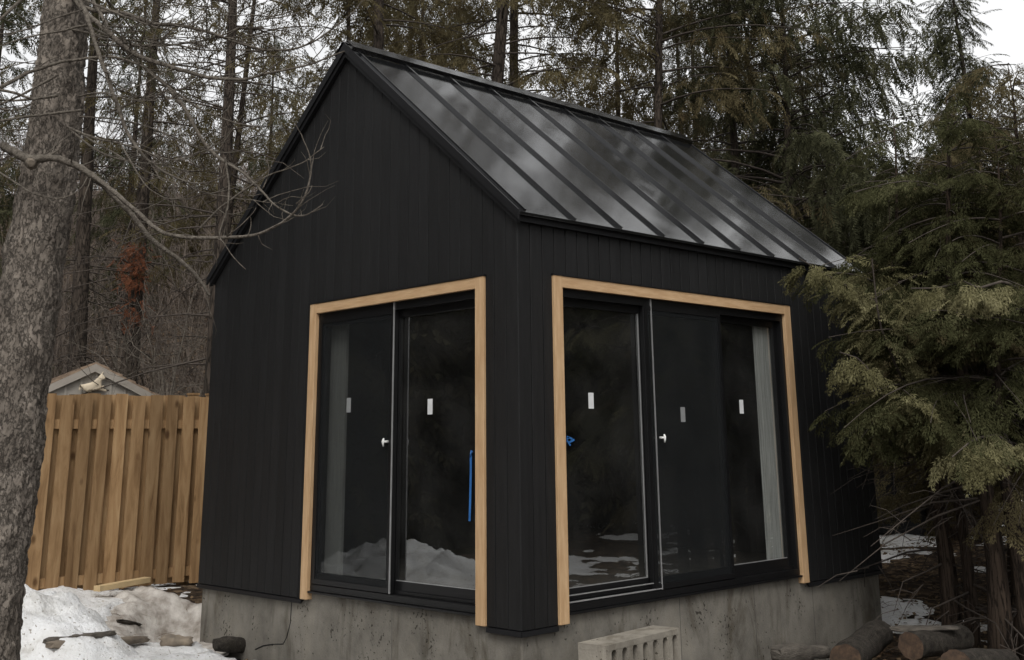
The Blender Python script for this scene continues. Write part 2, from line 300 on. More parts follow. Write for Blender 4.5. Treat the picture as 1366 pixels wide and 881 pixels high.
M['leaf_brown'] = leaf_mat('conifer_brownish', [(0.070, 0.050, 0.028), (0.10, 0.082, 0.044), (0.135, 0.115, 0.064), (0.185, 0.158, 0.09)], 0.35)
M['leaf_spruce'] = leaf_mat('spruce_needle', [(0.036, 0.037, 0.022), (0.055, 0.057, 0.033), (0.08, 0.08, 0.046), (0.12, 0.112, 0.066)], 0.2)
M['leaf_cedar'] = leaf_mat('cedar_frond', [(0.034, 0.028, 0.014), (0.044, 0.044, 0.021), (0.066, 0.068, 0.033), (0.135, 0.13, 0.068)], 0.3)
M['leaf_tip'] = leaf_mat('pale_cedar_frond', [(0.085, 0.078, 0.038), (0.135, 0.125, 0.062), (0.21, 0.195, 0.105), (0.29, 0.265, 0.155)], 0.3)
M['leaf_wood'] = leaf_mat('wood_edge_needles', [(0.06, 0.045, 0.028), (0.085, 0.075, 0.042), (0.12, 0.11, 0.062), (0.17, 0.15, 0.09)], 0.3)
M['leaf_dead'] = leaf_mat('dead_red_needles', [(0.13, 0.052, 0.028), (0.22, 0.09, 0.05), (0.30, 0.14, 0.085)], 0.2)
M['leaf_shrub'] = leaf_mat('evergreen_shrub', [(0.018, 0.026, 0.014), (0.03, 0.045, 0.022), (0.055, 0.075, 0.04)], 0.2)

# ------------------------------------------------------------------ mesh helpers
def link(o, parent=None):
    COL.objects.link(o)
    if parent is not None: o.parent = parent
    return o
def arr_mesh(name, V, Q, mat, smooth=False):
    """mesh from numpy arrays (quads or tris)"""
    me = bpy.data.meshes.new(name); V = np.asarray(V, dtype=np.float32); Q = np.asarray(Q, dtype=np.int32)
    k = Q.shape[1]; n = len(Q)
    me.vertices.add(len(V)); me.vertices.foreach_set('co', V.ravel())
    me.loops.add(n*k); me.loops.foreach_set('vertex_index', Q.ravel())
    me.polygons.add(n); me.polygons.foreach_set('loop_start', np.arange(0, n*k, k, dtype=np.int32))
    try: me.polygons.foreach_set('loop_total', np.full(n, k, dtype=np.int32))
    except Exception: pass
    me.polygons.foreach_set('use_smooth', np.full(n, smooth))
    me.materials.append(mat); me.update(calc_edges=True); me.validate()
    return me
class MB:
    def __init__(self, tf=None): self.v, self.f, self.tf, self.smooth = [], [], tf, []
    def add(self, vs, fs, smooth=False):
        o = len(self.v)
        if self.tf: vs = [self.tf(p) for p in vs]
        self.v += [tuple(p) for p in vs]; self.f += [[i+o for i in f] for f in fs]; self.smooth += [smooth]*len(fs)
    def box(self, a, b, jit=0.0):
        (x0, y0, z0), (x1, y1, z1) = a, b
        vs = [(x0, y0, z0), (x1, y0, z0), (x1, y1, z0), (x0, y1, z0), (x0, y0, z1), (x1, y0, z1), (x1, y1, z1), (x0, y1, z1)]
        self.add(vs, [[0, 3, 2, 1], [4, 5, 6, 7], [0, 1, 5, 4], [1, 2, 6, 5], [2, 3, 7, 6], [3, 0, 4, 7]])
    def prism(self, poly, ext):
        """poly: list of 3-D points, ext: vector"""
        n = len(poly); e = np.array(ext); P = [np.array(p, float) for p in poly]
        vs = P + [p+e for p in P]
        fs = [list(range(n))[::-1], [i+n for i in range(n)]] + [[i, (i+1) % n, (i+1) % n+n, i+n] for i in range(n)]
        self.add(vs, fs)
    def tube(self, pts, rad, n=8, cap=True, smooth=True, wob=0.0):
        pts = [np.array(p, float) for p in pts]; k = len(pts); vs = []; prev = None
        for i, p in enumerate(pts):
            t = pts[min(i+1, k-1)]-pts[max(i-1, 0)]; t = t/(np.linalg.norm(t)+1e-9)
            a = prev if prev is not None else (np.array([0, 0, 1.0]) if abs(t[2]) < .9 else np.array([1.0, 0, 0]))
            b = np.cross(t, a); b /= np.linalg.norm(b)+1e-9; a = np.cross(b, t); prev = a
            r = rad[i] if hasattr(rad, '__len__') else rad
            for j in range(n):
                q = 2*math.pi*j/n; rr = r*(1+wob*random.uniform(-1, 1)) if wob else r
                vs.append(p+rr*(math.cos(q)*a+math.sin(q)*b))
        fs = [[i*n+j, i*n+(j+1) % n, (i+1)*n+(j+1) % n, (i+1)*n+j] for i in range(k-1) for j in range(n)]
        self.add(vs, fs, smooth)
        if cap:
            o = len(self.v)-len(vs); self.f += [[o+j for j in range(n)][::-1], [o+(k-1)*n+j for j in range(n)]]; self.smooth += [False]*2
    def mesh(self, name, mat, org=(0, 0, 0)):
        me = bpy.data.meshes.new(name); o = np.array(org)
        V = [tuple(np.array(p)-o) for p in self.v]
        me.from_pydata(V, [], self.f); me.polygons.foreach_set('use_smooth', self.smooth)
        me.materials.append(mat); me.update()
        bm = bmesh.new(); bm.from_mesh(me); bmesh.ops.recalc_face_normals(bm, faces=bm.faces); bm.to_mesh(me); bm.free()
        return me
    def build(self, name, mat, parent=None, org=None, bevel=0.0):
        if org is None: org = tuple(parent.matrix_world_loc) if False else (ORG.get(parent.name, (0, 0, 0)) if parent else (0, 0, 0))
        ob = bpy.data.objects.new(name, self.mesh(name, mat, org)); link(ob, parent)
        ORG[ob.name] = org
        if bevel:
            b = ob.modifiers.new('bevel', 'BEVEL'); b.width = bevel; b.segments = 2; b.limit_method = 'ANGLE'
        return ob
ORG = {}
def obj_mesh(name, me, parent=None, loc=None):
    o = bpy.data.objects.new(name, me); link(o, parent)
    if loc is not None: o.location = loc
    ORG[o.name] = ORG.get(parent.name, (0, 0, 0)) if parent else (0, 0, 0)
    return o
def tag(o, label=None, cat=None, group=None, kind=None):
    if label: o['label'] = label
    if cat: o['category'] = cat
    if group: o['group'] = group
    if kind: o['kind'] = kind
    return o
def thing(name, label, cat, loc, group=None):
    o = bpy.data.objects.new(name, None); link(o); o.location = loc; o.empty_display_size = 0.1
    ORG[o.name] = tuple(loc); return tag(o, label, cat, group)
def tree_copy(root, loc, rz, sc, label, group=None):
    r = root.copy(); COL.objects.link(r); r.location = loc; r.rotation_euler = (0, 0, rz); r.scale = (sc, sc, sc); r['label'] = label
    if group: r['group'] = group
    for ch in list(root.children):
        c = ch.copy(); COL.objects.link(c); c.parent = r
    return r

# ------------------------------------------------------------------ light and sky
SUN_EL, SUN_AZ = 48.0, 150.0        # overcast: soft, from behind the right shoulder
w = bpy.data.worlds.new('World'); scene.world = w; w.use_nodes = True
nt = w.node_tree; nt.nodes.clear()
sky = nt.nodes.new('ShaderNodeTexSky'); sky.sky_type = 'NISHITA'; sky.sun_disc = False
sun_dir = Vector((0.55, -0.62, 0.0)).normalized()
sky.sun_elevation = R_(SUN_EL); sky.sun_rotation = math.atan2(sun_dir.x, sun_dir.y)
sky.dust_density = 4.0; sky.ozone_density = 1.0
hs = nt.nodes.new('ShaderNodeHueSaturation'); hs.inputs['Saturation'].default_value = 0.10; hs.inputs['Value'].default_value = 1.0
bg = nt.nodes.new('ShaderNodeBackground'); bg.inputs['Strength'].default_value = 0.115
wo = nt.nodes.new('ShaderNodeOutputWorld')
# a thin uneven cloud deck evening out the clear-sky gradient
tcw = nt.nodes.new('ShaderNodeTexCoord'); nzw = nt.nodes.new('ShaderNodeTexNoise'); nzw.inputs['Scale'].default_value = 2.2; nzw.inputs['Detail'].default_value = 5
nt.links.new(tcw.outputs['Generated'], nzw.inputs[0])
rw = nt.nodes.new('ShaderNodeValToRGB'); rw.color_ramp.elements[0].position = .3; rw.color_ramp.elements[0].color = (5.6, 5.65, 5.75, 1); rw.color_ramp.elements[1].position = .7; rw.color_ramp.elements[1].color = (7.6, 7.6, 7.6, 1)
nt.links.new(nzw.outputs[0], rw.inputs[0])
mxw = nt.nodes.new('ShaderNodeMixRGB'); mxw.inputs[0].default_value = 0.7
nt.links.new(sky.outputs[0], hs.inputs['Color']); nt.links.new(hs.outputs[0], mxw.inputs[1]); nt.links.new(rw.outputs[0], mxw.inputs[2])
nt.links.new(mxw.outputs[0], bg.inputs[0]); nt.links.new(bg.outputs[0], wo.inputs[0])
sd = bpy.data.lights.new('sun', 'SUN'); sd.energy = 1.1; sd.angle = R_(25); sd.color = (1, 0.97, 0.93)
so = bpy.data.objects.new('sun', sd); link(so)
el = R_(SUN_EL); sv = Vector((sun_dir.x*math.cos(el), sun_dir.y*math.cos(el), math.sin(el)))
so.rotation_euler = sv.to_track_quat('Z', 'Y').to_euler(); so.location = (0, 0, 30)
vs_ = scene.view_settings; vs_.view_transform = 'Standard'; vs_.look = 'None'; vs_.gamma = 1.0; vs_.exposure = 0.6; vs_.use_curve_mapping = False

# ------------------------------------------------------------------ ground
def axis_lines(lo, hi, step, far):
    a = list(np.arange(lo, hi+1e-6, step)); s = step
    while a[-1] < far: s *= 1.22; a.append(a[-1]+s)
    s = step
    while a[0] > -far: s *= 1.22; a.insert(0, a[0]-s)
    return a
xs = axis_lines(-9, 9, 0.11, 260); ys = axis_lines(-7, 13, 0.11, 260)
V = np.array([(x, y, gz(x, y)) for y in ys for x in xs]); nx = len(xs)
I, J = np.meshgrid(np.arange(nx-1), np.arange(len(ys)-1)); b_ = (J*nx+I).ravel()
Q = np.stack([b_, b_+1, b_+nx+1, b_+nx], 1)
g = obj_mesh('ground', arr_mesh('ground', V, Q, M['ground'], True)); tag(g, kind='structure')

# ------------------------------------------------------------------ the black studio
W, L, HE, RZ = 4.05, 4.51, 2.6615, 4.4146
OX, OY, RB = 0.062, 0.045, 0.05
SL = (RZ-HE)/(W/2+OX)
def roof_z(x): return RZ - SL*abs(x+W/2)
house = thing('garden_studio', 'black board clad studio with standing seam metal roof on a concrete footing', 'garden building', (0, 0, -0.9))
D1 = dict(a=-2.4397, b=-0.3238); D2 = dict(a=0.3294, b=3.2788); ZT = 2.2626; ZS = 0.06

# footing, with a pour seam and a diagonal crack cut in as shallow grooves
fm = MB(); fi = 0.03
fm.box((-W+fi, fi, -1.3), (-fi, L-fi, ZS))
fo = fm.build('footing', M['concrete'], house, bevel=0.008)
ck = MB()
crack = [(-2.62, 0.0), (-2.63, -0.20), (-2.67, -0.30), (-2.72, -0.36), (-2.86, -0.375), (-3.0, -0.40), (-3.12, -0.44)]
for (x0, z0), (x1, z1) in zip(crack[:-1], crack[1:]):
    ck.tube([(x0, fi, z0), (x1, fi, z1)], [0.0045, 0.0045], 5, wob=0.4)
ck.build('footing_crack', M['trim_black'], fo)
for yy in (1.62, 2.55, 3.38):
    ck = MB(); ck.box((-fi-.003, yy, -1.0), (-fi+.0012, yy+.004, ZS-.01)); ck.build('form_seam', M['seam'], fo)
ck = MB(); ck.box((-1.35, fi-.0012, -1.0), (-1.347, fi+.003, ZS-.01)); ck.build('form_seam', M['seam'], fo)

# framed wall cores
wc = MB()
th = 0.14; y0 = 0.010
def wt(x): return roof_z(x)-0.13
wc.box((-W+.01, y0, 0.0), (D1['a']+.03, y0+th, HE-.1)); wc.box((D1['b']-.03, y0, 0.0), (-.010, y0+th, HE-.1))
wc.prism([(D1['a']+.03, y0, ZT-.04), (D1['b']-.03, y0, ZT-.04), (D1['b']-.03, y0, HE-.1), (D1['a']+.03, y0, HE-.1)], (0, th, 0))
wc.prism([(-W+.01, y0, HE-.1), (-.01, y0, HE-.1), (-.01, y0, wt(0)), (-W/2, y0, wt(-W/2)), (-W+.01, y0, wt(-W))], (0, th, 0))
wc.box((-.010-th, y0+th, 0), (-.010, D2['a']+.03, HE-.1)); wc.box((-.010-th, D2['b']-.03, 0), (-.010, L-.01, HE-.1))
wc.box((-.010-th, D2['a']+.03, ZT-.04), (-.010, D2['b']-.03, HE-.1))
wc.box((-W+.01, y0+th, 0), (-W+.15, L-.01, HE-.1)); wc.box((-W+.15, L-.15, 0), (-.15, L-.01, HE-.1))
wc.prism([(-W+.01, L-.15, HE-.1), (-.01, L-.15, HE-.1), (-.01, L-.15, wt(0)), (-W/2, L-.15, wt(-W/2)), (-W+.01, L-.15, wt(-W))], (0, .14, 0))
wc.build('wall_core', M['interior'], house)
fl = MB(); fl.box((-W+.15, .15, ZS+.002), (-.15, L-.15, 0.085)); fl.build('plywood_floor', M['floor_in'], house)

# vertical board siding, each board a real board with eased edges
sb = MB()
def board(p0, u, n, u0, u1, z0, za, zb, gp=.0038):
    """board on a wall: p0 wall origin, u along, n outward; sloping top from za (at u0) to zb (at u1)"""
    e, dpt = 0.0022, 0.010
    p0 = np.array(p0, float); u = np.array(u, float); n = np.array(n, float); jj = random.uniform(0, .0014)
    def P(a, d, z): return p0+u*a+n*d+np.array([0, 0, z])
    def zz(a): return za+(zb-za)*(a-u0)/(u1-u0)
    c = [(u0+gp, -dpt), (u1-gp, -dpt), (u1-gp, -e-jj), (u1-gp-e, -jj), (u0+gp+e, -jj), (u0+gp, -e-jj)]
    vs = [P(a, d, z0) for a, d in c]+[P(a, d, zz(a)) for a, d in c]; k = len(c)
    sb.add(vs, [list(range(k))[::-1], list(range(k, 2*k))]+[[i, (i+1) % k, (i+1) % k+k, i+k] for i in range(k)])
def wall_boards(p0, u, n, length, count, top, hole):
    st = length/count
    for i in range(count):
        u0, u1 = i*st, (i+1)*st
        cuts = [u0]+[c for c in hole if u0+.004 < c < u1-.004]+[u1]
        for a, b in zip(cuts[:-1], cuts[1:]):
            z0 = ZT-.03 if hole[0]-.001 <= (a+b)/2 <= hole[1]+.001 else 0.0
            board(p0, u, n, a, b, z0, top(a), top(b), .0024 if abs(n[1]) else .005)
wall_boards((-W, 0, 0), (1, 0, 0), (0, -1, 0), W, 34, lambda a: roof_z(-W+a)-.10, (D1['a']+W+.03, D1['b']+W-.03))
wall_boards((0, 0, 0), (0, 1, 0), (1, 0, 0), L, 38, lambda a: HE-.04, (D2['a']+.03, D2['b']-.03))
wall_boards((-W, L, 0), (0, -1, 0), (-1, 0, 0), L, 38, lambda a: HE-.04, (-2, -1))
wall_boards((0, L, 0), (-1, 0, 0), (0, 1, 0), W, 34, lambda a: roof_z(-a)-.10, (-2, -1))
sb.build('siding', M['siding'], house)
# drip flashing under the boards
def flash(a, b, n):
    fs = MB(); a = np.array(a); b = np.array(b); n = np.array(n)
    fs.prism([a+n*-.02+[0, 0, -.004], a+n*.006+[0, 0, -.008], a+n*.010+[0, 0, -.036], a+n*.006+[0, 0, -.038], a+n*-.02+[0, 0, -.016]], b-a)
    fs.build('drip_flashing', M['trim_black'], house)
flash((-W, 0, 0), (D1['a']-.002, 0, 0), (0, -1, 0)); flash((D1['b']+.002, 0, 0), (.004, 0, 0), (0, -1, 0))
flash((0, -.004, 0), (0, D2['a']-.002, 0), (1, 0, 0)); flash((0, D2['b']+.002, 0), (0, L, 0), (1, 0, 0))

# roof: two slabs, pans, seams
rf = MB()
y0r, y1r = -OY, L+RB
for sgn in (1, -1):
    xe = OX if sgn == 1 else -W-OX
    p = [(-W/2, y0r, RZ), (xe, y0r, HE), (xe, y0r, HE-.022), (xe-sgn*.02, y0r, HE-.022), (xe-sgn*.02, y0r, HE-.022+SL*.02-.01), (-W/2, y0r, RZ-.045)]
    rf.prism(p, (0, y1r-y0r, 0))
    nrm = np.array([sgn*SL, 0, 1]); nrm /= np.linalg.norm(nrm)
    dn = np.array([xe+W/2, 0, HE-RZ])
    seams = [0.5*i+0.0 for i in range(9)]
    for y in seams:
        y = y+.008
        for wd, h0, h1 in ((.005, -.004, .017), (.008, .017, .023)):
            a = np.array([-W/2, y-wd, RZ])+dn*0.03; e = dn*0.972
            rf.prism([a+nrm*h0, a+[0, 2*wd, 0]+nrm*h0, a+[0, 2*wd, 0]+nrm*h1, a+nrm*h1], e)
ro = rf.build('roof', M['roof'], house, bevel=.0012)
rc = MB()
for sgn in (1, -1):
    dn = np.array([sgn*1.0, 0, -SL]); dn /= np.linalg.norm(dn); nrm = np.array([sgn*SL, 0, 1]); nrm /= np.linalg.norm(nrm)
    a = np.array([-W/2, y0r-.006, RZ]); rc.prism([a+nrm*.044, a+dn*.14+nrm*.044, a+dn*.145+nrm*.006, a+dn*.135+nrm*.006, a+dn*.13+nrm*.036, a+nrm*.036], (0, y1r-y0r+.012, 0))
rc.build('ridge_cap', M['roof'], ro)
rk = MB()   # rake trim and fascia boards
for yy, ext in ((y0r-.008, .014), (y1r-.006, .014)):
    for sgn in (1, -1):
        xe = OX+.004 if sgn == 1 else -W-OX-.004
        z1 = RZ-SL*abs(xe+W/2)
        rk.prism([(-W/2, yy, RZ+.012), (xe, yy, z1+.012), (xe, yy, z1-.058), (-W/2, yy, RZ-.066)], (0, ext, 0))
for sgn in (1, -1):
    for yy, dep in ((y0r+.006, OY-.010), (L+.004, RB-.012)):
        xe = OX-.03 if sgn == 1 else -W-OX+.03
        z1 = RZ-SL*abs(xe+W/2)
        rk.prism([(-W/2, yy, RZ-.05), (xe, yy, z1-.05), (xe, yy, z1-.10), (-W/2, yy, RZ-.11)], (0, dep, 0))
rk.box((.003, y0r+.02, HE-.062), (OX-.028, y1r-.02, HE-.012)); rk.box((-W-OX+.028, y0r+.02, HE-.062), (-W-.003, y1r-.02, HE-.012))
rk.build('fascia', M['trim_black'], ro)

def sliding_door(o, u, n, width, panels, outer, handle_at, sticks, label):
    """o: lower left corner on the wall face; u along the wall; n outward"""
    o = np.array(o, float); u = np.array(u, float); n = np.array(n, float)
    tf = lambda p: o+u*p[0]+n*p[1]+np.array([0, 0, p[2]])
    cw = 0.088; zi = ZT-0.080
    fr = MB(tf)
    j = 0.032; d0, d1 = -0.15, -0.012
    a, b = cw-.004, width-cw+.004
    fr.box((a, d0, ZS+.004), (a+j, d1, zi)); fr.box((b-j, d0, ZS+.004), (b, d1, zi)); fr.box((a+j, d0, zi-.06), (b-j, d1, zi))
    fr.box((a+j, d0, ZS+.004), (b-j, d1+.004, ZS+.05)); fr.box((a+j, -.055, ZS+.05), (b-j, -.049, ZS+.075)); fr.box((a+j, -.10, ZS+.05), (b-j, -.094, ZS+.075))
    fr.box((a+.003, -.03, ZS-.012), (b-.003, .012, ZS+.002))
    door = fr.build('sliding_door', M['frame_black'], house, bevel=0.002); tag(door, label)
    # cedar casing: sides run past the sill, mitred look by butting the head between sheets 2 mm proud
    for (x0, x1) in ((0, cw), (width-cw, width)):
        c = MB(tf); c.box((x0, -.07, -.002), (x1, .020, ZT)); c.build('door_casing', M['cedar_trim'], door, bevel=0.003)
    c = MB(tf); c.box((cw, -.07, zi), (width-cw, .018, ZT-.001)); c.build('door_casing', M['cedar_trim_h'], door, bevel=0.003)
    c = MB(tf); c.box((-.008, -.012, ZT+.001), (width+.008, .026, ZT+.012)); c.build('head_flashing', M['trim_black'], door)
    a += j; b -= j; pw = (b-a)/panels; z0, z1 = ZS+.052, zi-.055
    for k in range(panels):
        out = k in outer; dd = -.05 if out else -.096
        x0, x1 = a+k*pw-(.03 if k else 0), a+(k+1)*pw+(.03 if k < panels-1 else 0)
        s = MB(tf); st, br = 0.058, 0.085
        s.box((x0, dd, z0), (x0+st, dd+.036, z1)); s.box((x1-st, dd, z0), (x1, dd+.036, z1))
        s.box((x0+st, dd+.001, z1-.06), (x1-st, dd+.035, z1)); s.box((x0+st, dd+.001, z0), (x1-st, dd+.035, z0+br))
        s.build('sash', M['frame_black'], door, bevel=0.002)
        gl = MB(tf); gl.add([(x0+st-.004, dd+.018, z0+br-.004), (x1-st+.004, dd+.018, z0+br-.004), (x1-st+.004, dd+.018, z1-.056), (x0+st-.004, dd+.018, z1-.056)], [[0, 1, 2, 3]])
        gl.build('glass_pane', M['glass'], door)
        e = MB(tf)     # bright glazing bead along the foot and the meeting side
        e.box((x0+st, dd+.020, z0+br), (x1-st, dd+.029, z0+br+.005))
        if not out:
            xx = x1-st-.005 if k == 0 and panels == 3 else x0+st
            if panels == 3: e.box((xx, dd+.020, z0+br+.005), (xx+.005, dd+.029, z1-.06))
            e.build('glazing_bead', M['alu'], door)
        if out:
            sc = MB(tf)
            sc.box((x0+.006, -.0135, z0+.005), (x0+.034, -.005, z1-.002)); sc.box((x1-.034, -.0135, z0+.005), (x1-.006, -.005, z1-.002))
            sc.box((x0+.034, -.013, z1-.032), (x1-.034, -.0055, z1-.002)); sc.box((x0+.034, -.013, z0+.005), (x1-.034, -.0055, z0+.04))
            sc.build('screen_frame', M['frame_black'], door)
            ms = MB(tf); ms.add([(x0+.03, -.009, z0+.03), (x1-.03, -.009, z0+.03), (x1-.03, -.009, z1-.03), (x0+.03, -.009, z1-.03)], [[0, 1, 2, 3]])
            ms.build('insect_screen', M['screen'], door)
        sx, sz = sticks[k]
        sx = x0+(x1-x0)*sx
        t = MB(tf); t.box((sx-.027, dd+.020, sz-.055), (sx+.027, dd+.0212, sz+.055)); t.build('paper_label', M['sticker'], door)
    # aluminium edge strip where outer and inner panels meet
    hx, hs_ = handle_at
    e = MB(tf); e.box((hx-.0035, -.012, z0+.002), (hx+.0035, -.002, zi-.002)); e.build('edge_strip', M['alu'], door)
    if panels == 3:
        e = MB(tf); e.box((a, -.013, ZS+.058), (hx-.006, -.004, ZS+.066)); e.build('track_lip', M['alu'], door)
        e2 = MB(tf); e2.box((a, -.022, ZS+.100), (hx-.006, -.014, ZS+.106)); e2.build('track_lip', M['alu'], door)
    h = MB(tf); hu = hx+hs_*.05; hz = 1.16
    h.tube([tf_i for tf_i in ((hu, -.012, hz), (hu, .035, hz))], [.010, .008], 10)
    h.tube([(hu, .030, hz+.024), (hu, .036, hz+.008), (hu, .036, hz-.014), (hu, .032, hz-.034)], [.006, .009, .008, .005], 8)
    h.tube([(hu-.026, .026, hz), (hu+.022, .026, hz)], [.006, .006], 8)
    h.build('handle', M['white_plastic'], door)
    # inner liner boards of the reveal
    li = MB(tf)
    if panels == 3: li.box((width-cw-.28, -.135, ZS+.06), (width-cw-.036, -.112, zi-.005))
    else: li.box((cw+.036, -.135, ZS+.06), (cw+.25, -.112, zi-.005))
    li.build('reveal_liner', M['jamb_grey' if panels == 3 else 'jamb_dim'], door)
    return door
w1 = D1['b']-D1['a']; w2 = D2['b']-D2['a']
sliding_door((D1['a'], 0, 0), (1, 0, 0), (0, -1, 0), w1, 2, (0,), (1.085, -1), [(0.40, 1.44), (0.42, 1.40)], 'two panel sliding door in cedar casing under the gable')
sliding_door((0, D2['a'], 0), (0, 1, 0), (1, 0, 0), w2, 3, (1,), (1.075, 1), [(0.36, 1.42), (0.46, 1.33), (0.40, 1.40)], 'three panel sliding door in cedar casing under the eave')

# blue ribbons
rb = MB()
RX = -.548
pts = [(RX, .064, 1.06), (RX+.003, .060, 1.05), (RX+.003, .060, 0.95), (RX-.003, .060, .78), (RX-.01, .060, .63)]
for i in range(len(pts)-1):
    (xa, ya, za), (xb, yb, zb) = pts[i], pts[i+1]; hw = .010
    rb.prism([(xa-hw, ya, za), (xa+hw, ya, za), (xb+hw, yb, zb), (xb-hw, yb, zb)], (0, .002, 0))
rb.tube([(RX, .06, 1.05), (RX+.012, .06, 1.09), (RX+.024, .06, 1.08)], [.006, .008, .005], 6)
tag(rb.build('ribbon', M['ribbon']), 'long blue ribbon hanging inside the two panel glass door', 'ribbon')
rb = MB()
for dy, dz, a in ((0, 0, .5), (.03, .012, -.4), (.05, -.01, .2), (.018, -.02, -.9)):
    c = np.array([-.07, .515+dy, 1.155+dz]); d = np.array([.0, math.cos(a), math.sin(a)])*.028; e = np.array([0, -math.sin(a), math.cos(a)])*.010
    rb.prism([c-d-e, c+d-e*.4, c+d+e, c-d+e*.3], (.003, 0, 0))
rb.tube([(-.068, .505, 1.15), (-.066, .498, 1.09), (-.066, .502, 1.03), (-.067, .498, .99)], [.002, .002, .002, .001], 5)
tag(rb.build('ribbon', M['ribbon']), 'short blue ribbon knotted at the edge of the three panel glass door', 'ribbon')

# ------------------------------------------------------------------ conifer foliage
def quad_blades(P, D, S, Lg, Wd, bend=0.12):
    """leaf blades: base P, direction D, side S, length, half width -> verts, quads"""
    P, D, S = map(np.asarray, (P, D, S)); Lg = np.asarray(Lg)[:, None]; Wd = np.asarray(Wd)[:, None]
    up_ = np.cross(D, S); m_ = P+D*Lg*.45+up_*Lg*bend*.4; t = P+D*Lg-up_*Lg*bend
    V = np.stack([P, m_+S*Wd, t, m_-S*Wd], 1).reshape(-1, 3)
    return V, np.arange(len(V)).reshape(-1, 4)
def template(pairs, ang, bl, bw, lvl2=0, droop=0.25, seed=0):
    r = np.random.default_rng(seed); P, D, S, Lg, Wd = [], [], [], [], []
    def axis(t): return np.array([t, 0, -droop*t*t])
    def add(p, d, l, wd):
        d = d/np.linalg.norm(d); s = np.cross([0, 0, 1.0], d); s /= np.linalg.norm(s)+1e-9
        tw = r.uniform(-.5, .5); nn = np.cross(d, s); s = s*math.cos(tw)+nn*math.sin(tw)
        P.append(p); D.append(d); S.append(s); Lg.append(l); Wd.append(wd)
    add(axis(.62), axis(1.0)-axis(.62), .42, bw)
    for i in range(pairs):
        t = .06+.86*i/pairs
        for sg in (1, -1):
            a = R_(ang)*r.uniform(.8, 1.2)*sg; l = bl*(1.05-.6*t)*r.uniform(.75, 1.2)
            d = np.array([math.cos(a), math.sin(a), -.25-droop*t+r.uniform(-.15, .15)]); d /= np.linalg.norm(d)
            if lvl2:
                for q in range(lvl2):
                    tt = .15+.75*q/lvl2
                    for s2 in (1, -1):
                        a2 = a+R_(38)*s2; d2 = np.array([math.cos(a2), math.sin(a2), d[2]-.1+r.uniform(-.2, .1)])
                        add(axis(t)+d*l*tt, d2, l*.48*(1.1-tt*.6)*r.uniform(.8, 1.2), bw*.8)
                add(axis(t)+d*l*.55, d, l*.5, bw*.8)
            else: add(axis(t), d, l, bw)
    return quad_blades(P, D, S, Lg, Wd)
T_CEDAR = [template(6, 46, .42, .026, 2, .35, s) for s in range(3)]
T_CEDAR_FAR = [template(7, 46, .38, .030, 1, .35, s+5) for s in range(3)]
T_SPRUCE = [template(15, 62, .21, .020, 0, .3, s+9) for s in range(3)]
T_LOW = [template(4, 50, .42, .075, 0, .3, s+12) for s in range(2)]

class Foliage:
    def __init__(self): self.pos, self.dir, self.nrm, self.sc = [], [], [], []
    def add(self, p, d, n, s): self.pos.append(p); self.dir.append(d); self.nrm.append(n); self.sc.append(s)
    def arrays(self, temps):
        P = np.array(self.pos).reshape(-1, 3); D = np.array(self.dir).reshape(-1, 3); Nn = np.array(self.nrm).reshape(-1, 3); s = np.array(self.sc).ravel()
        D = D/(np.linalg.norm(D, axis=1)[:, None]+1e-9); S = np.cross(Nn, D); S /= np.linalg.norm(S, axis=1)[:, None]+1e-9; U = np.cross(D, S)
        which = np.arange(len(P)) % len(temps); Vs, Qs, o = [], [], 0
        for k, (tv, tq) in enumerate(temps):
            i = which == k
            if not i.any(): continue
            v = P[i][:, None, :]+s[i][:, None, None]*(tv[None, :, 0:1]*D[i][:, None, :]+tv[None, :, 1:2]*S[i][:, None, :]+tv[None, :, 2:3]*U[i][:, None, :])
            n = int(i.sum()); q = tq[None]+(np.arange(n)*len(tv))[:, None, None]
            Vs.append(v.reshape(-1, 3)); Qs.append(q.reshape(-1, 4)+o); o += n*len(tv)
        return np.concatenate(Vs), np.concatenate(Qs)
    def mesh(self, name, temps, mat):
        V, Q = self.arrays(temps); return arr_mesh(name, V, Q, mat)
def unit(v): return v/(np.linalg.norm(v)+1e-9)
ZV = np.array([0, 0, 1.0])

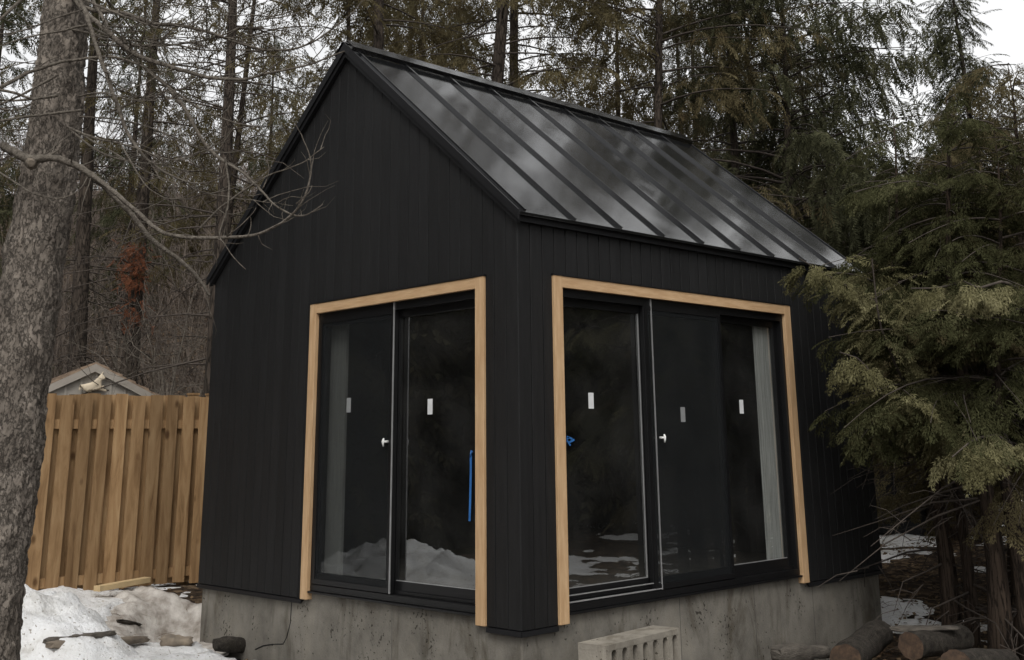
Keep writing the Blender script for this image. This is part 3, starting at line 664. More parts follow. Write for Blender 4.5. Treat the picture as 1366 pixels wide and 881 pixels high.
def branch_foliage(fo, wood, base, az, Lb, elev, droop, r, spray=.32, step=.16, bare=.25, hang=.35, twig=.36, r0=.022, dens=1.0, woodn=4):
    """one limb with side twigs carrying sprays"""
    dh = np.array([math.cos(az), math.sin(az), 0]); sd_ = np.array([-dh[1], dh[0], 0]); c = r.uniform(-.25, .25); tipup = r.uniform(0, .25)
    def p(s): return base+Lb*(dh*s+sd_*c*s*s+ZV*(math.tan(elev)*s-droop*s*s+tipup*max(0, s-.6)**2))
    k = 6; pts = [p(i/k) for i in range(k+1)]
    if wood is not None: wood.tube(pts, [max(.003, r0*(1-.88*i/k)) for i in range(k+1)], woodn, cap=False)
    s = bare
    while s < 1.0:
        q = p(s); t = unit(p(min(1.02, s+.03))-p(s-.03)); sdir = unit(np.cross(ZV, t))
        for sg in (1, -1):
            if r.random() > dens: continue
            lt = twig*Lb*(1.08-s*.75)*r.uniform(.6, 1.15); a = R_(r.uniform(38, 72))
            d = unit(t*math.cos(a)+sdir*sg*math.sin(a)-ZV*hang*r.uniform(.3, 1.2))
            n_s = max(1, int(lt/(spray*.55)))
            for i in range(n_s):
                f = (i+.4)/n_s; pos = q+d*lt*f-ZV*hang*.5*lt*f*f
                side = (1 if i % 2 else -1); dd = unit(d+np.cross(ZV, d)*side*r.uniform(.1, .7)-ZV*r.uniform(.1, .6)*hang*2+r.normal(0, .15, 3))
                fo.add(pos, dd, unit(ZV+r.normal(0, .38, 3)), spray*r.uniform(.7, 1.25))
        s += step/Lb*r.uniform(.7, 1.3)*(1.0)
    fo.add(p(.97), unit(p(1.0)-p(.93)), ZV, spray)

def make_conifer(seed, H, r_base, z_low, Lmax, n_br, temps, leaf, bark, spray=.36, shape='tall', lean=(0, 0), hang=.45, dead=10, dens=.9, step=.22, elev=(-.1, .25), droop=.35, bare=.3, tip=.25):
    """meshes of a tree standing at the origin: trunk, limbs, crown"""
    r = np.random.default_rng(seed); random.seed(seed)
    tr = MB(); lx, ly = lean; wx, wy = r.uniform(-.12, .12, 2)
    def axis(z): f = z/H; return np.array([lx*z+wx*math.sin(f*3), ly*z+wy*math.sin(f*2.6+.6), z])
    k = 18
    tr.tube([axis(H*i/k-(.35 if i == 0 else 0)) for i in range(k+1)], [r_base*(1-.9*(i/k)**.9)*(1.28 if i == 0 else 1.06 if i == 1 else 1) for i in range(k+1)], 14, wob=.06)
    wood = MB(); fo = Foliage()
    for i in range(n_br):
        f = (i+r.uniform(0, .9))/n_br; z = z_low+(H*.985-z_low)*f
        if shape == 'tall': Lb = Lmax*(.55+.45*math.sin(min(1, f*2.2)*math.pi*.5))*(1-f*.72)*r.uniform(.6, 1.1)
        elif shape == 'cone': Lb = Lmax*(1-f*.93)*r.uniform(.75, 1.1)
        else: Lb = Lmax*(1-f**2.2*.75)*r.uniform(.65, 1.1)
        branch_foliage(fo, wood, axis(z), r.uniform(0, 2*math.pi), Lb, r.uniform(*elev)+f*.35, droop*(1-f*.6), r, spray, step, bare, hang, dens=dens, r0=.007+.006*Lb)
    for i in range(dead):   # dead snags on the lower stem
        z = r.uniform(.2, 1)*z_low*1.3; az = r.uniform(0, 6.28); Lb = r.uniform(.5, 2.6); d = np.array([math.cos(az), math.sin(az), r.uniform(-.25, .2)]); b = axis(z)
        pts = [b+d*Lb*t+ZV*(-.25*Lb*t*t)+r.normal(0, .03, 3)*t for t in (0, .3, .6, 1)]
        wood.tube(pts, [.014, .010, .007, .003], 4, cap=False)
        for q in range(r.integers(3, 8)):
            t = r.uniform(.2, .98); pb = pts[0]*(1-t)+pts[3]*t; dd = unit(d+r.normal(0, .6, 3))*r.uniform(.15, .5); wood.tube([pb, pb+dd*.5, pb+dd-ZV*.05], [.005, .004, .002], 3, cap=False)
    return tr.mesh('trunk', bark), wood.mesh('limbs', M['twig_dark']), fo.mesh('crown', temps, leaf)
def plant_tree(name, meshes, loc, label, group=None, rz=0.0, sc=1.0, cat='tree'):
    t = thing(name, label, cat, loc, group); t.rotation_euler = (0, 0, rz); t.scale = (sc, sc, sc)
    for nm, me in zip(('trunk', 'limbs', 'crown'), meshes): obj_mesh(nm, me, t)
    return t
def ground_at(px, d):
    p = at(px, 592, d); return np.array([p[0], p[1], gz(p[0], p[1], False)-.02])
def lean_from(px0, py0, px1, py1, d):
    """lean of a stem seen through two picture points, at distance d"""
    a, b = at(px0, py0, d), at(px1, py1, d); v = (b-a); return v[0]/v[2], v[1]/v[2]
def stem_loc(px0, py0, px1, py1, d):
    a, b = at(px0, py0, d), at(px1, py1, d); g0 = gz(a[0], a[1], False); t = (g0-a[2])/(b[2]-a[2]); p = a+(b-a)*t
    return np.array([p[0], p[1], gz(p[0], p[1], False)-.02])

GB = 'tall conifers standing behind the studio'
def tall(seed, px0, py0, px1, py1, d, dia, label, H=12.5, z_low=3.2, Lmax=3.0, n=70, temps=T_CEDAR_FAR, leaf='leaf_brown', bark='bark', name='conifer_tree', group=GB, **kw):
    me = make_conifer(seed, H, dia/2, z_low, Lmax, n, temps, M[leaf], M[bark], lean=lean_from(px0, py0, px1, py1, d), **kw)
    return plant_tree(name, me, stem_loc(px0, py0, px1, py1, d), label, group)
tall(11, 105, 470, 128, 60, 18.5, .37, 'brown trunked conifer just right of the big foreground trunk', dead=34, z_low=5.4, n=42, dens=.75)
t3 = tall(12, 168, 470, 204, 20, 17.8, .34, 'conifer with rusty dead foliage on its trunk above the grey shed', dead=44, z_low=5.8, n=34, dens=.7)
tall(13, 277, 450, 299, 20, 14.2, .265, 'straight dark trunked conifer beside the left eave of the studio', z_low=5.4, n=40, dead=22, Lmax=2.4, dens=.7)
tall(14, 300, 330, 336, 20, 18.0, .18, 'slender leaning conifer between the left eave and the ridge', n=50, H=13, Lmax=2.6, dead=24, z_low=4.2, dens=.8)
tall(15, 458, 150, 460, 10, 19.0, .19, 'thin grey stem right behind the ridge end', z_low=5.5, n=45, H=13, Lmax=2.2)
tall(16, 505, 150, 506, 10, 18.0, .27, 'dark trunk rising behind the front end of the ridge', n=125, z_low=4.2, Lmax=3.6, H=22, dens=.85, step=.2)
tall(17, 658, 200, 672, 10, 16.5, .27, 'pale brown leaning trunk behind the middle of the roof', n=130, z_low=4.0, H=22, Lmax=3.8, dens=.85)
tall(18, 683, 200, 684, 10, 18.5, .25, 'dark trunk half hidden behind a pale leaning trunk', n=100, z_low=5, H=20, Lmax=3.6, dens=.8)
tall(19, 873, 200, 876, 10, 17.0, .235, 'dark straight trunk behind the back end of the ridge', n=90, z_low=3.6, Lmax=3.5, H=14)
tall(20, 984, 220, 974, 10, 19.0, .20, 'narrow dark trunk right of the back end of the ridge', n=110, z_low=4, leaf='leaf_far', H=19, Lmax=3.4)
tall(21, 1047, 240, 1040, 10, 18.0, .26, 'dark drooping spruce right of the roof with heavy hanging limbs', n=125, z_low=1.6, Lmax=4.4, temps=T_SPRUCE, leaf='leaf_spruce', spray=.52, hang=.9, step=.12, dens=1.0, H=10.2, name='spruce_tree', droop=.5)
# red dead foliage on that stem
fo = Foliage(); r = np.random.default_rng(4)
for k in range(260):
    py = r.choice([r.uniform(325, 385), r.uniform(400, 438)], p=[.8, .2]); p = at(177+r.normal(0, 10), py, 17.45+r.normal(0, .14)); fo.add(p-np.array(ORG[t3.name]), unit(r.normal(0, 1, 3)-ZV*.7), unit(r.normal(0, 1, 3)), r.uniform(.10, .2))
obj_mesh('dead_foliage', fo.mesh('dead_foliage', T_SPRUCE, M['leaf_dead']), t3)

# spruces further right and far behind
sp_me = make_conifer(31, 9.5, .13, .6, 2.3, 210, T_SPRUCE, M['leaf_spruce'], M['bark'], spray=.44, shape='cone', hang=.5, step=.15, dens=1.0, dead=3, elev=(-.2, .1), bare=.12)
plant_tree('spruce_tree', sp_me, ground_at(1338, 23), 'dark pointed spruce against the sky at the top right corner', GB, 0.4, 1.12)
fs_me = [make_conifer(41+i, 13, .17, 1.2, 3.0, 96, T_SPRUCE if i < 2 else T_CEDAR_FAR, M[['leaf_far', 'leaf_spruce', 'leaf_brown'][i]], M['bark'], spray=.62, shape='tall', hang=.7, step=.23, dens=.9, dead=8, bare=.12) for i in range(3)]
far = [(150, 33, 1, .85), (250, 36, 2, .42), (560, 27, 2, .95), (610, 35, 0, 1.0), (930, 26, 0, .85), (1000, 31, 2, .85),
       (1105, 25, 1, .72), (1165, 28, 1, .5), (1085, 33, 0, .8), (1225, 31, 2, .32), (1290, 34, 0, .3), (1385, 27, 1, .58), (1440, 30, 2, .6), (-60, 24, 1, .9), (-130, 30, 2, 1.0),
       (485, 23, 2, .85), (535, 31, 0, 1.0), (845, 24, 2, .85), (955, 23, 0, .8), (1030, 27, 1, .8), (1135, 22.5, 0, .62), (340, 33, 1, .7)]
kinds = ['brown green conifer', 'dark green conifer', 'rusty green conifer']
where = ['beyond the grey shed, left of its ridge', 'beyond the right end of the wooden fence', 
         'over the front part of the ridge', 'over the ridge, left of a pale leaning trunk', 'over the back end of the ridge', 'between two narrow dark trunks',
         'behind the drooping spruce', 'under the open sky right of the drooping spruce', 'deep behind the drooping spruce', 'low under the patch of open sky', 'left of the pointed spruce', 'right of the pointed spruce at the frame edge', 'beyond the right frame edge', 'beyond the left frame edge', 'far beyond the left frame edge',
         'between the roof peak and a dark trunk', 'far behind the front end of the ridge', 'just left of the straight trunk at the back ridge end', 'right of the back end of the ridge', 'between the narrow dark trunk and the drooping spruce', 'right beside the drooping spruce', 'behind the slender leaning conifer']
first = {}
for (px, d, k, sc), wh in zip(far, where):
    lab = 'distant %s %s' % (kinds[k], wh)
    loc = ground_at(px, d); rz = rng.uniform(0, 6.28)
    if k not in first: first[k] = plant_tree('conifer_tree', fs_me[k], loc, lab, 'distant conifers on the slope', rz, sc)
    else: tree_copy(first[k], loc, rz, sc, lab)

# ------------------------------------------------------------------ right-hand cedars beside the studio
GC = 'cedars crowding the right side of the studio'
def cedar(px, d, H, seed, n, label, z_low, Lmax, stems, tilt=(0, 0), leaf='leaf_cedar', spray=.235, extra=None):
    loc = ground_at(px, d); r = np.random.default_rng(seed); random.seed(seed); t = thing('cedar_tree', label, 'tree', loc, GC)
    wood = MB(); fo = Foliage(); tip = Foliage(); axes = []
    for (ox, oy_, rr, lx, ly, hh) in stems:
        tr = MB(); k = 12
        ax = lambda z, ox=ox, oy_=oy_, lx=lx, ly=ly: np.array([ox+lx*z+.05*math.sin(z*1.7+ox*9), oy_+ly*z+.05*math.cos(z*1.3+ox*7), z])
        tr.tube([ax(hh*i/k-(.3 if i == 0 else 0)) for i in range(k+1)], [rr*(1.35 if i == 0 else 1.1 if i == 1 else 1-.96*i/k) for i in range(k+1)], 12, wob=.07)
        obj_mesh('trunk', tr.mesh('trunk', M['bark_red']), t); axes.append((ax, hh))
    for i in range(n):
        ax, hh = axes[i % len(axes)]; f = r.random(); z = z_low+(hh-z_low)*f
        Lb = Lmax*(1-f**2*.72)*r.uniform(.55, 1.12); az = r.uniform(0, 6.283); bx = (loc+ax(z))[0]+math.cos(az)*Lb
        by = (loc+ax(z))[1]+math.sin(az)*Lb
        if bx < .45 and by < 5.2 and math.cos(az) < -.05: Lb = max(.3, ((loc+ax(z))[0]-.45)/-math.cos(az))
        branch_foliage(fo, wood, ax(z), az, Lb, r.uniform(.0, .6), .42, r, spray*r.uniform(.8, 1.1), .11, .22, .36, r0=.006+.004*Lb, twig=.40)
    for i in range(34):  # dead twigs under the crown
        ax, hh = axes[i % len(axes)]; z = r.uniform(.35, z_low+.5); az = r.uniform(0, 6.28); Lb = r.uniform(.4, 1.3); d_ = np.array([math.cos(az), math.sin(az), r.uniform(-.35, .1)]); b = ax(z)
        pts = [b+d_*Lb*q-ZV*.2*Lb*q*q+r.normal(0, .03, 3)*q for q in (0, .35, .7, 1)]; wood.tube(pts, [.011, .008, .005, .002], 4, cap=False)
        for q in range(4):
            tq = r.uniform(.2, .95); pb = pts[0]*(1-tq)+pts[3]*tq; dd = unit(d_+r.normal(0, .6, 3))*r.uniform(.15, .45); wood.tube([pb, pb+dd*.5, pb+dd-ZV*.06], [.005, .003, .0015], 3, cap=False)
    if extra:
        for (path, Ls, wdt) in extra:       # named limbs reaching forward with pale fresh sprays
            P = [np.array(at(*q))-loc for q in path]
            k = 8; pp = []
            for i in range(k+1):
                u_ = i/k*(len(P)-1); a = int(min(u_, len(P)-2)); pp.append(P[a]+(P[a+1]-P[a])*(u_-a))
            wood.tube(pp, [.016-.0014*i for i in range(k+1)], 5, cap=False)
            for i in range(int(Ls)):
                u_ = r.uniform(.1, 1)*k; a = int(min(u_, k-1)); q = pp[a]+(pp[a+1]-pp[a])*(u_-a); tdir = unit(pp[a+1]-pp[a]); sd_ = unit(np.cross(ZV, tdir)); sg = r.choice([1, -1])
                reach = wdt*r.uniform(.05, 1)
                pos = q+sd_*sg*reach*.8-ZV*reach*.45+r.normal(0, .02, 3)
                tip.add(pos, unit(tdir*.5+sd_*sg*.7-ZV*r.uniform(.3, 1.0)+r.normal(0, .2, 3)), unit(ZV+r.normal(0, .35, 3)), r.uniform(.13, .24))
    obj_mesh('limbs', wood.mesh('limbs', M['twig_dark']), t)
    obj_mesh('crown', fo.mesh('crown', T_CEDAR, M[leaf]), t)
    if extra: tag(obj_mesh('fresh_sprays', tip.mesh('fresh_sprays', T_CEDAR, M['leaf_tip']), t), 'pale olive hanging sprays')
    return t
cedar(1238, 9.9, 4.7, 51, 85, 'bushy cedar whose limbs reach over the right corner of the roof', 1.85, 1.55,
      [(0, 0, .062, -.02, .0, 4.6), (.10, .10, .055, .05, .03, 4.2), (-.02, .2, .04, -.06, .0, 3.9)],
      extra=[([(1210, 420, 9.7), (1150, 395, 9.3), (1100, 365, 9.1), (1066, 345, 9.0)], 85, .20),
             ([(1235, 560, 9.6), (1200, 500, 9.3), (1172, 430, 9.1), (1163, 345, 9.0)], 150, .24),
             ([(1240, 585, 9.6), (1190, 550, 9.2), (1150, 480, 9.0), (1120, 470, 8.9)], 60, .18),
             ([(1290, 610, 9.2), (1262, 575, 8.9), (1235, 545, 8.8), (1205, 520, 8.7)], 110, .20),
             ([(1330, 400, 9.0), (1290, 375, 8.8), (1250, 385, 8.7), (1215, 385, 8.6)], 60, .16)])
cedar(1300, 9.25, 4.5, 52, 85, 'thick stemmed cedar in front of its neighbours, right of the log pile', 1.8, 1.35,
      [(0, 0, .085, .0, .01, 4.5), (.17, .06, .06, .05, .0, 4.2), (.0, .3, .05, .02, .05, 4.0)],
      extra=[([(1366, 620, 8.6), (1335, 580, 8.4), (1300, 585, 8.3), (1270, 610, 8.2)], 110, .2),
             ([(1366, 390, 8.6), (1340, 375, 8.4), (1305, 385, 8.3), (1285, 375, 8.2)], 60, .16)])
cedar(1400, 9.9, 5.7, 53, 95, 'brownish cedar at the right frame edge', 1.2, 1.6, [(0, 0, .09, .0, .0, 5.0), (-.2, .15, .06, -.04, .03, 4.6)], leaf='leaf_brown')
cedar(1205, 17.5, 5.0, 54, 90, 'cedar standing well behind the roof corner, left of the cedar clump', 1.9, 1.7, [(0, 0, .08, .0, .0, 5.0), (.2, .1, .06, .03, .03, 4.6)])
cedar(1335, 12.3, 6.4, 55, 125, 'tall brownish cedar rising behind the clump by the log pile', 1.0, 1.8, [(0, 0, .10, .0, .0, 5.2), (.25, .1, .07, .05, .0, 4.8)], leaf='leaf_brown')
cedar(1262, 15.5, 6.3, 56, 110, 'broad brown green cedar filling the gap below the patch of open sky', 1.2, 2.1, [(0, 0, .10, .0, .0, 4.9), (.3, .1, .07, .06, .0, 4.5), (-.3, .1, .07, -.06, .0, 4.3)], leaf='leaf_brown', spray=.29)
cedar(1150, 20.0, 6.2, 57, 100, 'distant broad cedar seen just over the right end of the roof', 1.0, 2.3, [(0, 0, .10, .0, .0, 5.2), (.4, .1, .07, .06, .0, 4.8)], spray=.32)

# ------------------------------------------------------------------ foreground spruce on the left
ft_d = 6.5
A_, B_ = at(-20, 870, ft_d), at(-7, 740, ft_d)
base = A_+(B_-A_)*((gz(A_[0], A_[1], False)-A_[2])/(B_[2]-A_[2])); base[2] = gz(base[0], base[1], False)
ft = thing('spruce_tree', 'big flaky barked trunk close by on the left with bare grey limbs', 'tree', base)
cl = [(-20, 870), (-7, 740), (15, 600), (33, 450), (56, 300), (76, 150), (89, 0), (99, -150), (106, -330), (110, -560), (113, -800)]
wd = [76, 76, 76, 74, 73, 68, 58, 52, 45, 37, 26]
cpts = [base-np.array([0.03, 0.03, .35])]+[at(px, py, ft_d) for px, py in cl]; crad = [.21]+[x/2/F*ft_d*1.02 for x in wd]
# resample finely and displace as bark plates
def resample(P, Rr, n):
    P = np.array(P); d = np.r_[0, np.cumsum(np.linalg.norm(np.diff(P, axis=0), axis=1))]; t = np.linspace(0, d[-1], n)
    q = np.stack([np.interp(t, d, P[:, i]) for i in range(3)], 1); rr = np.interp(t, d, Rr)
    for _ in range(6): q[1:-1] = (q[:-2]+2*q[1:-1]+q[2:])/4; rr[1:-1] = (rr[:-2]+2*rr[1:-1]+rr[2:])/4
    return q, rr
cq, cr = resample(cpts, crad, 420); na = 110; Vt = []
for i, (p, rr) in enumerate(zip(cq, cr)):
    for j in range(na):
        a = 2*math.pi*j/na; c_, s_ = math.cos(a), math.sin(a)
        pt = Vector((c_*rr*36, s_*rr*36, p[2]*24)); wv = noise.noise_vector(pt*.45)*1.1+noise.noise_vector(pt*1.7)*.35
        dist = noise.voronoi(pt+wv)[0]; edge = min(1, (dist[1]-dist[0])*2.4)
        cellr = noise.cell_vector(noise.voronoi(pt+wv)[1][0]*7.3)[0]
        h = .007*edge+.008*cellr*edge+.014*noise.noise(pt*.22)+.008*noise.noise(pt*.9)+.006*noise.noise(pt*2.6)
        sw = 0.0
        for (kz, ka, ks, kr) in ((2.27, 3.7, .13, .045), (1.62, 3.9, .16, .03), (2.0, 4.5, .12, .02)):
            sw += kr*math.exp(-((p[2]-kz)/ks)**2)*max(0, math.cos(a-ka))**3
        Vt.append((p[0]+c_*(rr+h-.008+sw), p[1]+s_*(rr+h-.008+sw), p[2]))
Vt = np.array(Vt)-base; ii, jj = np.meshgrid(np.arange(len(cq)-1), np.arange(na), indexing='ij'); ii, jj = ii.ravel(), jj.ravel(); j2 = (jj+1) % na
obj_mesh('trunk', arr_mesh('trunk', Vt, np.stack([ii*na+jj, ii*na+j2, (ii+1)*na+j2, (ii+1)*na+jj], 1), M['bark_big'], True), ft)
br = MB()
def bough(path, r0, r1, dark=False, n=7, jitter=.006):
    """path: (picture x, picture y, distance) along a real limb; smoothed"""
    P = [at(*q) for q in path]; q, rr = resample(P, np.linspace(r0, r1, len(P)), max(8, 5*len(P)))
    q = q+np.array([[noise.noise(Vector(p)*9+Vector((k, 0, 0))) for k in (0, 5, 9)] for p in q])*jitter*np.linspace(.4, 1.4, len(q))[:, None]
    rr = rr*.75*(1+.12*np.array([noise.noise(Vector(p)*22) for p in q])); br.tube(q, rr, n, wob=.14); return q, rr
def sprigs(q, cnt, ln, rad):
    for _ in range(int(cnt*1.5)):
        i = random.randrange(len(q)//5, len(q)-1); t = unit(q[min(i+1, len(q)-1)]-q[i-1]); d = unit(t*random.uniform(.5, 1.2)+np.array([random.gauss(0, .6) for _ in range(3)])); l = ln*random.uniform(.5, 2.0); P_ = [q[i]]
        for k_ in range(5): d = unit(d+np.array([random.gauss(0, .22) for _ in range(3)])+ZV*.10); P_.append(P_[-1]+d*l/5)
        br.tube(P_, [rad*(1.1-.17*k_) for k_ in range(6)], 4, cap=False)
    for _ in range(0):
        i = random.randrange(len(q)//4, len(q)-1); t = unit(q[min(i+1, len(q)-1)]-q[i-1]); d = unit(t*random.uniform(.3, 1)+np.array([random.gauss(0, .7) for _ in range(3)]))
        l = ln*random.uniform(.4, 1.2); br.tube([q[i], q[i]+d*l*.5+ZV*.01, q[i]+d*l+ZV*l*.15], [rad, rad*.8, rad*.4], 4, cap=False)
random.seed(3)
# heavy limb sweeping right from the swollen knot
q, _ = bough([(5, 195, 6.3), (40, 215, 6.05), (75, 208, 6.1), (105, 222, 6.1), (135, 243, 6.1), (170, 280, 6.15), (205, 325, 6.2), (240, 345, 6.25), (262, 368, 6.3), (280, 395, 6.3)], .034, .010); sprigs(q, 8, .25, .004)
q, _ = bough([(120, 232, 6.1), (155, 258, 6.0), (185, 285, 6.0), (215, 312, 5.95), (245, 318, 5.9), (300, 317, 5.85), (345, 314, 5.8), (378, 298, 5.8), (398, 278, 5.75), (412, 255, 5.75), (417, 235, 5.75), (413, 205, 5.7), (402, 183, 5.7)], .018, .0035); sprigs(q, 10, .16, .003)
q, _ = bough([(225, 118, 6.1), (250, 150, 6.05), (268, 185, 6.0), (288, 210, 5.95), (310, 222, 5.9), (330, 234, 5.9), (348, 255, 5.85), (365, 273, 5.85), (388, 288, 5.8), (410, 289, 5.8), (430, 273, 5.8)], .016, .0035); sprigs(q, 8, .16, .003)
q, _ = bough([(300, 210, 5.9), (306, 245, 5.9), (304, 280, 5.85), (295, 300, 5.85), (291, 316, 5.85), (305, 335, 5.8), (328, 360, 5.8)], .008, .003)
q, _ = bough([(262, 310, 5.95), (290, 280, 5.9), (320, 258, 5.85), (350, 236, 5.85), (385, 225, 5.8), (412, 215, 5.8), (432, 195, 5.8)], .008, .003); sprigs(q, 5, .14, .0028)
bough([(350, 252, 5.85), (360, 228, 5.85), (356, 210, 5.85)], .005, .002, n=5)
bough([(300, 317, 5.85), (322, 300, 5.8), (338, 285, 5.8), (342, 277, 5.8)], .005, .002, n=5); bough([(330, 316, 5.8), (336, 300, 5.8), (335, 290, 5.8)], .004, .002, n=5)
bough([(395, 272, 5.75), (412, 258, 5.7), (416, 248, 5.7)], .005, .003, n=5)
# limbs from the upper right side of the trunk
q, _ = bough([(95, -25, 6.4), (115, 20, 6.2), (128, 60, 6.1), (140, 95, 6.05), (160, 150, 6.0), (172, 185, 6.0), (195, 215, 5.95), (220, 232, 5.95), (250, 245, 5.9), (268, 248, 5.9), (300, 235, 5.9)], .020, .004); sprigs(q, 10, .25, .004)
q, _ = bough([(90, -20, 6.4), (108, 12, 6.25), (140, 40, 6.15), (180, 75, 6.1), (235, 92, 6.0), (280, 106, 5.95), (330, 107, 5.9), (370, 95, 5.9), (420, 85, 5.9), (460, 68, 5.9)], .024, .005); sprigs(q, 12, .3, .004)
q, _ = bough([(110, 10, 6.3), (135, 18, 6.3), (165, 15, 6.3), (200, 32, 6.25), (250, 35, 6.2), (300, 50, 6.2), (340, 66, 6.15), (390, 68, 6.1), (430, 50, 6.1), (455, 30, 6.1)], .020, .005); sprigs(q, 12, .3, .004)
q, _ = bough([(100, -60, 6.4), (118, -10, 6.3), (150, 50, 6.2), (190, 90, 6.1), (226, 118, 6.1), (262, 145, 6.05), (310, 165, 6.0), (350, 170, 6.0)], .018, .004); sprigs(q, 10, .25, .004)
q, _ = bough([(0, 118, 6.0), (30, 100, 6.1), (70, 85, 6.15), (110, 78, 6.1), (150, 75, 6.1), (190, 86, 6.1), (225, 115, 6.1)], .016, .006); sprigs(q, 6, .2, .004)
q, _ = bough([(0, 62, 6.1), (40, 48, 6.15), (80, 43, 6.15), (118, 33, 6.2)], .005, .010)
q, _ = bough([(-10, 118, 6.0), (20, 125, 6.0), (48, 133, 6.05)], .012, .009)
q, _ = bough([(-5, 228, 6.0), (20, 243, 6.0), (50, 262, 6.0), (85, 266, 6.0), (108, 255, 6.0), (118, 238, 6.0)], .007, .004); sprigs(q, 4, .12, .003)
q, _ = bough([(120, 60, 6.3), (180, 62, 6.3), (240, 60, 6.3), (290, 52, 6.2), (310, 40, 6.2), (370, 20, 6.2)], .012, .004); sprigs(q, 10, .3, .004)
q, _ = bough([(145, 150, 6.4), (200, 128, 6.4), (255, 115, 6.5), (290, 108, 6.5)], .010, .004); sprigs(q, 6, .25, .004)
q, _ = bough([(160, 190, 6.0), (185, 235, 5.95), (200, 255, 5.95), (225, 268, 5.95), (250, 262, 5.9)], .006, .003); sprigs(q, 5, .15, .003)
q, _ = bough([(60, -40, 6.3), (20, 10, 6.2), (-20, 40, 6.1)], .016, .010)
rl_ = np.random.default_rng(19)
for k in range(20):      # finer limbs sweeping off the upper stem
    px, py = rl_.uniform(70, 118), rl_.uniform(-120, 190); d = rl_.uniform(6.0, 6.6); sg = 1 if rl_.random() < .8 else -1; ln_ = rl_.uniform(110, 330); dr = rl_.uniform(-.15, .75); P_ = []
    for t_ in np.linspace(0, 1, 6): P_.append((px+sg*ln_*t_, py+ln_*(dr*t_-.55*dr*t_*t_)+rl_.normal(0, 5), d-.5*t_*rl_.uniform(.6, 1)))
    q, _ = bough(P_, rl_.uniform(.007, .013), .002, n=5); sprigs(q, 9, .25, .0032)
br.build('limbs', M['twig'], ft)
kn = MB(); kc = at(42, 218, 6.03); kd = unit(at(42, 222, 5.8)-kc)   # pale sawn stub
kn.tube([kc-kd*.08, kc-kd*.02, kc+kd*.02], [.04, .024, .017], 10, wob=.12); kn.build('branch_stub', M['slab'], ft)
fo = Foliage(); r = np.random.default_rng(66); wd_ = MB()   # a few green limbs high at the left edge
for k in range(26):
    b = cq[int(r.uniform(215, 400))]; branch_foliage(fo, wd_, b-base, r.uniform(1.8, 4.6), r.uniform(.8, 1.9), r.uniform(-.15, .2), .35, r, .24, .14, .3, .5, r0=.016)
obj_mesh('crown', fo.mesh('crown', T_SPRUCE, M['leaf_spruce']), ft); wd_.build('boughs', M['twig'], ft, org=(0, 0, 0))

# ------------------------------------------------------------------ bare saplings and brush
def bare_tree(loc, H, r0, seed, label, name='bare_sapling', lean=(0, 0), mat='twig', depth=4, group='bare saplings behind the fence'):
    r = np.random.default_rng(seed); random.seed(seed); mb = MB()
    def grow(p, d, l, rad, lev):
        k = 4; pts = [p]; dd = d
        for i in range(k): dd = unit(dd+r.normal(0, .14, 3)+ZV*.03); pts.append(pts[-1]+dd*l/k)
        mb.tube(pts, [rad*(1-.45*i/k) for i in range(k+1)], 6 if lev < 2 else 4 if lev < 3 else 3, cap=False)
        if lev < depth:
            for q in range(r.integers(3, 6)):
                t = r.uniform(.35, 1); i = min(k-1, int(t*k)); nd_ = unit(dd*.7+r.normal(0, .55, 3)+ZV*.15); grow(pts[i]+(pts[i+1]-pts[i])*(t*k-i), nd_, l*r.uniform(.42, .7), rad*.48, lev+1)
    grow(np.zeros(3), unit(np.array([lean[0], lean[1], 1.0])), H*.5, r0, 0)
    t = thing(name, label, 'sapling', loc, group); obj_mesh('stem', mb.mesh('stem', M[mat]), t); return t
bare_tree(ground_at(137, 20.5), 6.2, .045, 71, 'pale barked bare sapling rising behind the ridge of the grey shed')
bare_tree(ground_at(238, 14.6), 4.8, .035, 72, 'tangled bare sapling over the right half of the wooden fence', lean=(.1, .1))
bare_tree(ground_at(205, 16.0), 5.6, .04, 73, 'bare sapling right of the stem with rusty foliage', lean=(-.1, .05))
bare_tree(ground_at(262, 15.5), 4.6, .03, 74, 'thin bare sapling close beside the left wall of the studio')
bare_tree(ground_at(1295, 24), 9.6, .05, 75, 'bare twiggy birch top against the open sky', lean=(-.05, 0), group=None)

